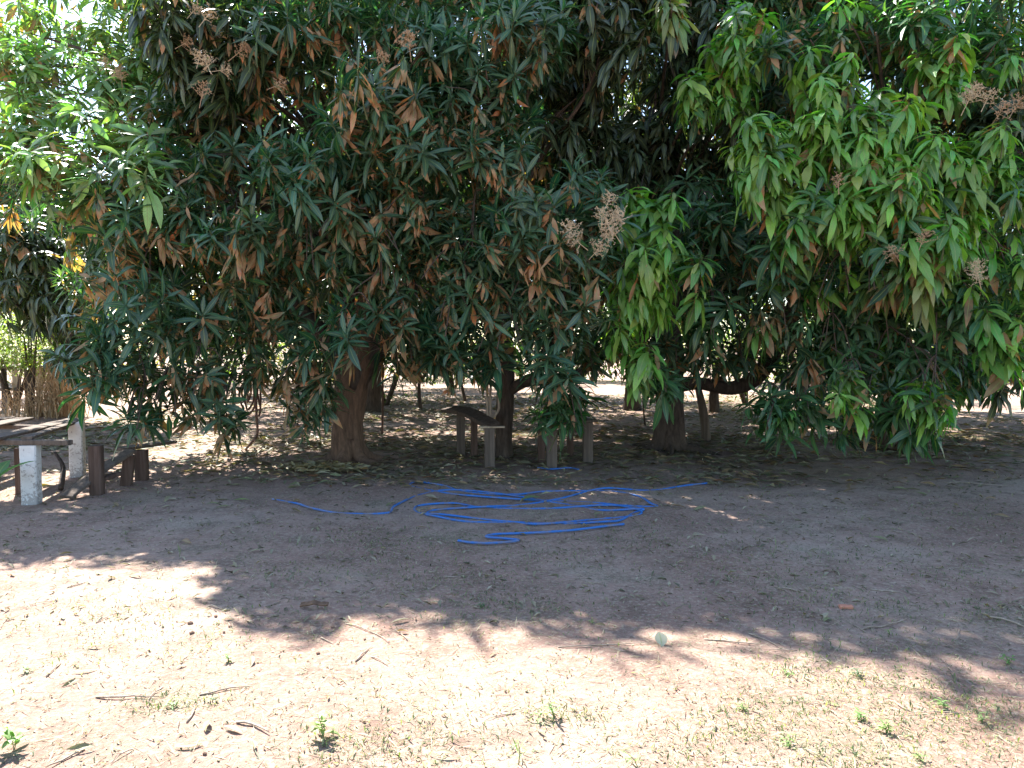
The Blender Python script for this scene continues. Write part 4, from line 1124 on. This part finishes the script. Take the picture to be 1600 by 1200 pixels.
# ------------------------------------------------------------------ weeds
def weed(px, py, size, n, label, upright=.9, wide=.22, col=(.12, .22, .05), seed=0):
    b = ongr(px, py); r = np.random.default_rng(seed)
    w = root('weed', b, label, 'weed', 'weeds sprouting in the yard')
    stems = max(1, n // 6)
    for s in range(stems):
        d = Vector((r.normal(0, .35), r.normal(0, .35), 1)).normalized() * size * r.uniform(.5, .9)
        tube('stem', [Vector((0, 0, -.01)), d * .5 + Vector((.005, 0, 0)), d], [.0025, .002, .0012], M_WEED_STEM, w, 4, 0, 0)
        k = n // stems
        t = np.linspace(.25, 1, k)
        base = np.array([tuple(d * float(x)) for x in t])
        az = np.arange(k) * 2.4 + r.uniform(0, 6)
        c = np.tile(np.array([[*col, 0.0]]), (k, 1)) * r.uniform(.7, 1.3, (k, 1))
        L = size * r.uniform(.4, .75, k)
        V, Q, T, UV = leaves(base, az, r.uniform(.1, upright, k), r.uniform(.5, 1.3, k), L, L * wide, c, seg=4)
        link('leafy_shoot', mesh_np('leafy_shoot', V, Q, T, UV), w, M_WEED)
M_WEED_STEM = plain_material('weed_stem', (.16, .2, .07), .7)
WEEDS = [(505, 1150, .11, 16, 'leafy upright weed near the bottom edge left of centre', .8, .35), (355, 1035, .06, 12, 'small yellow-green weed on sunlit soil below the clods', .9, .3),
 (270, 1105, .06, 18, 'low spreading tuft of weed with dry tips, lower left', .4, .2), (330, 1095, .05, 10, 'small dark weed just right of the spreading tuft, lower left', .5, .2), (22, 1170, .10, 16, 'pale green leafy weed in the bottom left corner', .8, .4),
 (865, 1120, .09, 12, 'bright green weed with upright blades below the pale leaf', .9, .2), (840, 1128, .06, 6, 'small single-bladed weed left of the upright green weed', .9, .3), (810, 1195, .10, 10, 'grassy weed cut by the bottom edge at centre', 1.2, .1),
 (995, 1195, .09, 8, 'thin grassy weed cut by the bottom edge right of centre', 1.2, .1), (1385, 1145, .06, 22, 'dense low green weed patch at lower right', .5, .3), (1345, 1125, .05, 16, 'low weed left of the dense green patch, lower right', .5, .3),
 (1475, 1108, .05, 14, 'small bushy green weed right of the dense patch', .7, .3), (1340, 1055, .05, 14, 'low dark weed near the shadow edge at right', .4, .25), (1230, 1055, .045, 12, 'low creeping weed at the shadow edge right of centre', .3, .25),
 (1575, 1038, .06, 14, 'shaded green weed at the right edge', .4, .3), (1390, 992, .05, 8, 'small bright weed in shade right of centre', .8, .25), (752, 950, .05, 14, 'low blue-green weed in the shade near centre', .4, .3),
 (1310, 1012, .05, 8, 'thin tall blade weed at the shadow edge', 1.2, .1), (1160, 1110, .05, 14, 'sparse creeping weed in sun, centre right', .3, .25), (415, 905, .05, 8, 'thin dry-bladed tuft at the shadow edge left of centre', 1.2, .08),
 (925, 975, .04, 10, 'tiny weed in the shade right of centre', .6, .3), (1535, 1130, .05, 12, 'small weed in sun near the right edge', .5, .25), (1230, 1165, .05, 14, 'creeping weed near the bottom edge at right', .3, .25),
 (195, 835, .05, 10, 'small tuft in dappled light at left', .5, .2), (1205, 870, .12, 3, 'single tall pale stalk standing in the shade', 1.4, .05), (280, 870, .14, 3, 'single thin stalk standing in dappled light at left', 1.4, .05),
 (48, 1048, .06, 10, 'pale green sprout near the left edge', .8, .35), (1440, 1190, .05, 12, 'small weed cut by the bottom edge at right', .5, .25)]
for i, (px, py, sz, n, lab, up, wd) in enumerate(WEEDS):
    weed(px, py, sz, n, lab, up, wd, (.05, .12, .07) if 'dark' in lab or 'blue' in lab else ((.13, .25, .06) if i % 3 else (.20, .27, .10)), seed=i)

# leaf of a young plant reaching in at the left edge
b = ongr(-60, 800)
yp = root('young_plant', b, 'smooth green leaf of a young plant reaching in at the left edge before the table', 'plant')
tipb = at(-8, 752, b.y) - b
tube('stem', catmull([Vector((0, 0, -.03)), tipb * .5 + Vector((-.08, 0, .1)), tipb], 5), list(np.linspace(.012, .005, 11)), M_WEED_STEM, yp, 6)
for az_, el_, L_ in ((.25, .75, .42), (2.6, .5, .35), (4.4, .4, .3), (1.6, .9, .3)):
    V, Q, T, UV = leaves(np.array([tuple(tipb)]), np.array([az_]), np.array([el_]), np.array([.7]), np.array([L_]), np.array([.14]), np.array([[.07, .19, .08, 0]]), seg=5)
    link('leaf', mesh_np('leaf', V, Q, T, UV), yp, M_WEED)

# ------------------------------------------------------------------ background
def bush(name, c, r, n, cols, label, cat, grp, Lf=(.08, .16), trunk_h=None, mat=None, seed=0):
    rr_ = np.random.default_rng(seed)
    b = Vector((c[0], c[1], 0))
    t = root(name, b, label, cat, grp)
    d = rr_.normal(size=(n, 3)); d /= np.linalg.norm(d, axis=1)[:, None]
    kn = np.array([noise.noise(Vector((float(a[0]) * 2 + seed, float(a[1]) * 2, float(a[2]) * 2))) for a in d])
    P = d * np.array(r) * rr_.uniform(.45, 1.02, (n, 1)) * (1 + .45 * kn[:, None]) + np.array([0, 0, c[2]])
    P = P[P[:, 2] > .05]; n = len(P)
    L = rr_.uniform(*Lf, n)
    cc = np.array(cols)[rr_.integers(0, len(cols), n)] * rr_.uniform(.6, 1.3, (n, 1))
    V, Q, T, UV = leaves(P, rr_.uniform(0, 6.28, n), rr_.uniform(-.8, .8, n), rr_.uniform(0, .9, n), L, L * rr_.uniform(.25, .5, n), np.concatenate([cc, np.zeros((n, 1))], 1), seg=2)
    f = link('foliage', mesh_np('foliage', V, Q, T, UV), t, mat or M_WEED); f['kind'] = 'stuff'
    for k in range(4):
        a_ = rr_.uniform(0, 6.28)
        e = Vector((math.cos(a_) * r[0] * .5, math.sin(a_) * r[1] * .5, c[2] + r[2] * .3))
        tube('stem', [Vector((0, 0, -.05)), e * .5 + Vector((0, 0, .1)), e], [.05 + r[2] * .01, .035, .015], M_BARK_DARK, t, 6, .2, k)
GRN = [(.06, .13, .035), (.10, .18, .05), (.16, .19, .06), (.05, .09, .03)]
YEL = [(.22, .28, .06), (.30, .32, .08), (.14, .22, .05)]
BRN = [(.22, .16, .09), (.30, .22, .12), (.14, .14, .06), (.12, .16, .06)]
# dense far hedge of shrubs and trees closing the view
hx = -34; i = 0
KN = ['leafy green shrub', 'yellowish shrub', 'brown dry shrub', 'tall dark green shrub']
POSW = ['far left', 'left', 'centre left', 'centre', 'centre right', 'right', 'far right']
while hx < 38:
    w = rb.uniform(2.2, 3.4); y = 33 + rb.uniform(-3, 4); hgt = rb.uniform(2.0, 3.2)
    kd = i % 4
    n_ = int(1300)
    px_ = 800 + F * hx / y
    where = POSW[int(min(6, max(0, px_ / 230)))]
    bush('shrub', (hx, y, hgt * .8), (w, 1.8, hgt), n_, [GRN, YEL, BRN, GRN][kd], '%s in the distant hedge line beyond the yard, number %s' % (KN[kd], '') if False else '%s in the distant hedge line beyond the trees, %s' % (KN[kd], where), 'shrub', 'shrubs closing the far side of the yard', (.22, .42), seed=i)
    hx += w * 1.15; i += 1
# nearer sunlit bushes, fence and dry stalks at the far left
bush('bush', (-12.4, 18.5, 1.7), (1.5, 1.0, .75), 2600, YEL, 'sunlit yellow-green bush above the wooden fence at the far left', 'bush', None, (.08, .15), seed=50)
bush('bush', (-11.0, 17.0, 1.6), (.7, .7, .75), 1500, YEL, 'small sunlit bush right of the fence at the left', 'bush', None, (.08, .14), seed=51)
bush('bush', (-16, 22, 2.4), (2.6, 1.6, 2.3), 4000, BRN, 'pale brownish bush behind the fence at the left edge', 'bush', None, (.12, .24), seed=52)
bush('bush', (-3.4, 20, 1.5), (1.8, 1.2, 1.4), 3000, GRN, 'olive bush seen under the crown right of the thick trunk', 'bush', None, (.08, .16), seed=53)
bush('bush', (6.3, 20, 1.6), (1.9, 1.1, 1.5), 3000, GRN + YEL, 'speckled yellow-green bush seen under the low horizontal limb', 'bush', None, (.08, .16), seed=54)
bush('bush', (10.5, 22, 1.7), (2.0, 1.2, 1.5), 3000, GRN, 'green bush behind the low foliage at the right', 'bush', None, (.08, .16), seed=55)
bush('bush', (-7.0, 27, 1.1), (2.6, 1.0, 1.0), 2200, BRN, 'low brownish bush far behind the thick forked trunk', 'bush', None, (.12, .24), seed=56)
bush('bush', (-2.2, 28, 1.1), (2.2, 1.0, 1.0), 2000, GRN, 'low olive bush far beyond the arched bench', 'bush', None, (.12, .24), seed=57)
bush('bush', (0.6, 30, 1.2), (2.2, 1.0, 1.1), 2000, BRN, 'low dry bush far beyond the straight bench', 'bush', None, (.12, .24), seed=58)
fb = ongr(-30, 640)
fn = root('wooden_fence', fb, 'old wooden fence of uneven upright boards at the far left', 'fence')
for k in range(9):
    x = fb.x + k * .28
    g = Vector((x, fb.y + .03 * k, 0)); g.z = ground_z(g.x, g.y)
    post('board', g, rb.uniform(1.2, 1.6), rb.uniform(.13, .22), .03, M_WOOD_PALE if k % 2 else M_WOOD, fn, fb, rb.uniform(-.1, .1), lean=(rb.uniform(-.05, .05), 0), seed=60 + k)
place_board('rail', fb + Vector((-.3, -.06, .45)), fb + Vector((2.5, .16, .5)), .05, .08, M_WOOD, fn, fb, seed=80)
place_board('rail', fb + Vector((-.3, -.06, 1.0)), fb + Vector((2.5, .16, 1.05)), .05, .08, M_WOOD, fn, fb, seed=81)
def stalks(px, py, n, h, w, label, seed):
    b = ongr(px, py); r = random.Random(seed)
    t = root('dry_grass_clump', b, label, 'dry grass')
    V = []; Q = []
    for k in range(n):
        x = r.gauss(0, w); y = r.gauss(0, w * .7); hh = h * r.uniform(.5, 1)
        v, q = tube_arrays([(x, y, 0), (x + r.gauss(0, .05), y, hh * .6), (x + r.gauss(0, .16), y + r.gauss(0, .1), hh)], [.010, .008, .003], 3)
        o = len(V); V.extend(v); Q.extend([tuple(a + o for a in f) for f in q])
        for j in range(2):
            z = hh * r.uniform(.3, .9); a_ = r.uniform(0, 6.28)
            o = len(V); e = Vector((x + math.cos(a_) * .2, y + math.sin(a_) * .2, z - .12))
            V.extend([Vector((x, y, z)), Vector((x + math.cos(a_) * .1 + .015, y + math.sin(a_) * .1, z + .03)), e, Vector((x + math.cos(a_) * .1 - .015, y + math.sin(a_) * .1 + .02, z + .01))])
            Q.append((o, o + 1, o + 2, o + 3))
    faces = [f[:3] if f[0] == f[3] else f for f in Q]
    me = bpy.data.meshes.new('stalks'); me.from_pydata([tuple(v) for v in V], [], faces); me.update()
    o = link('stalks', me, t, M_STRAW); o['kind'] = 'stuff'
stalks(80, 650, 130, 1.35, .26, 'tall clump of dry straw coloured stalks beside the fence at the left', 1)
stalks(100, 652, 60, .9, .25, 'shorter dry stalks right of the tall straw clump', 2)
stalks(30, 652, 50, .7, .35, 'low dry grass in front of the wooden fence', 3)
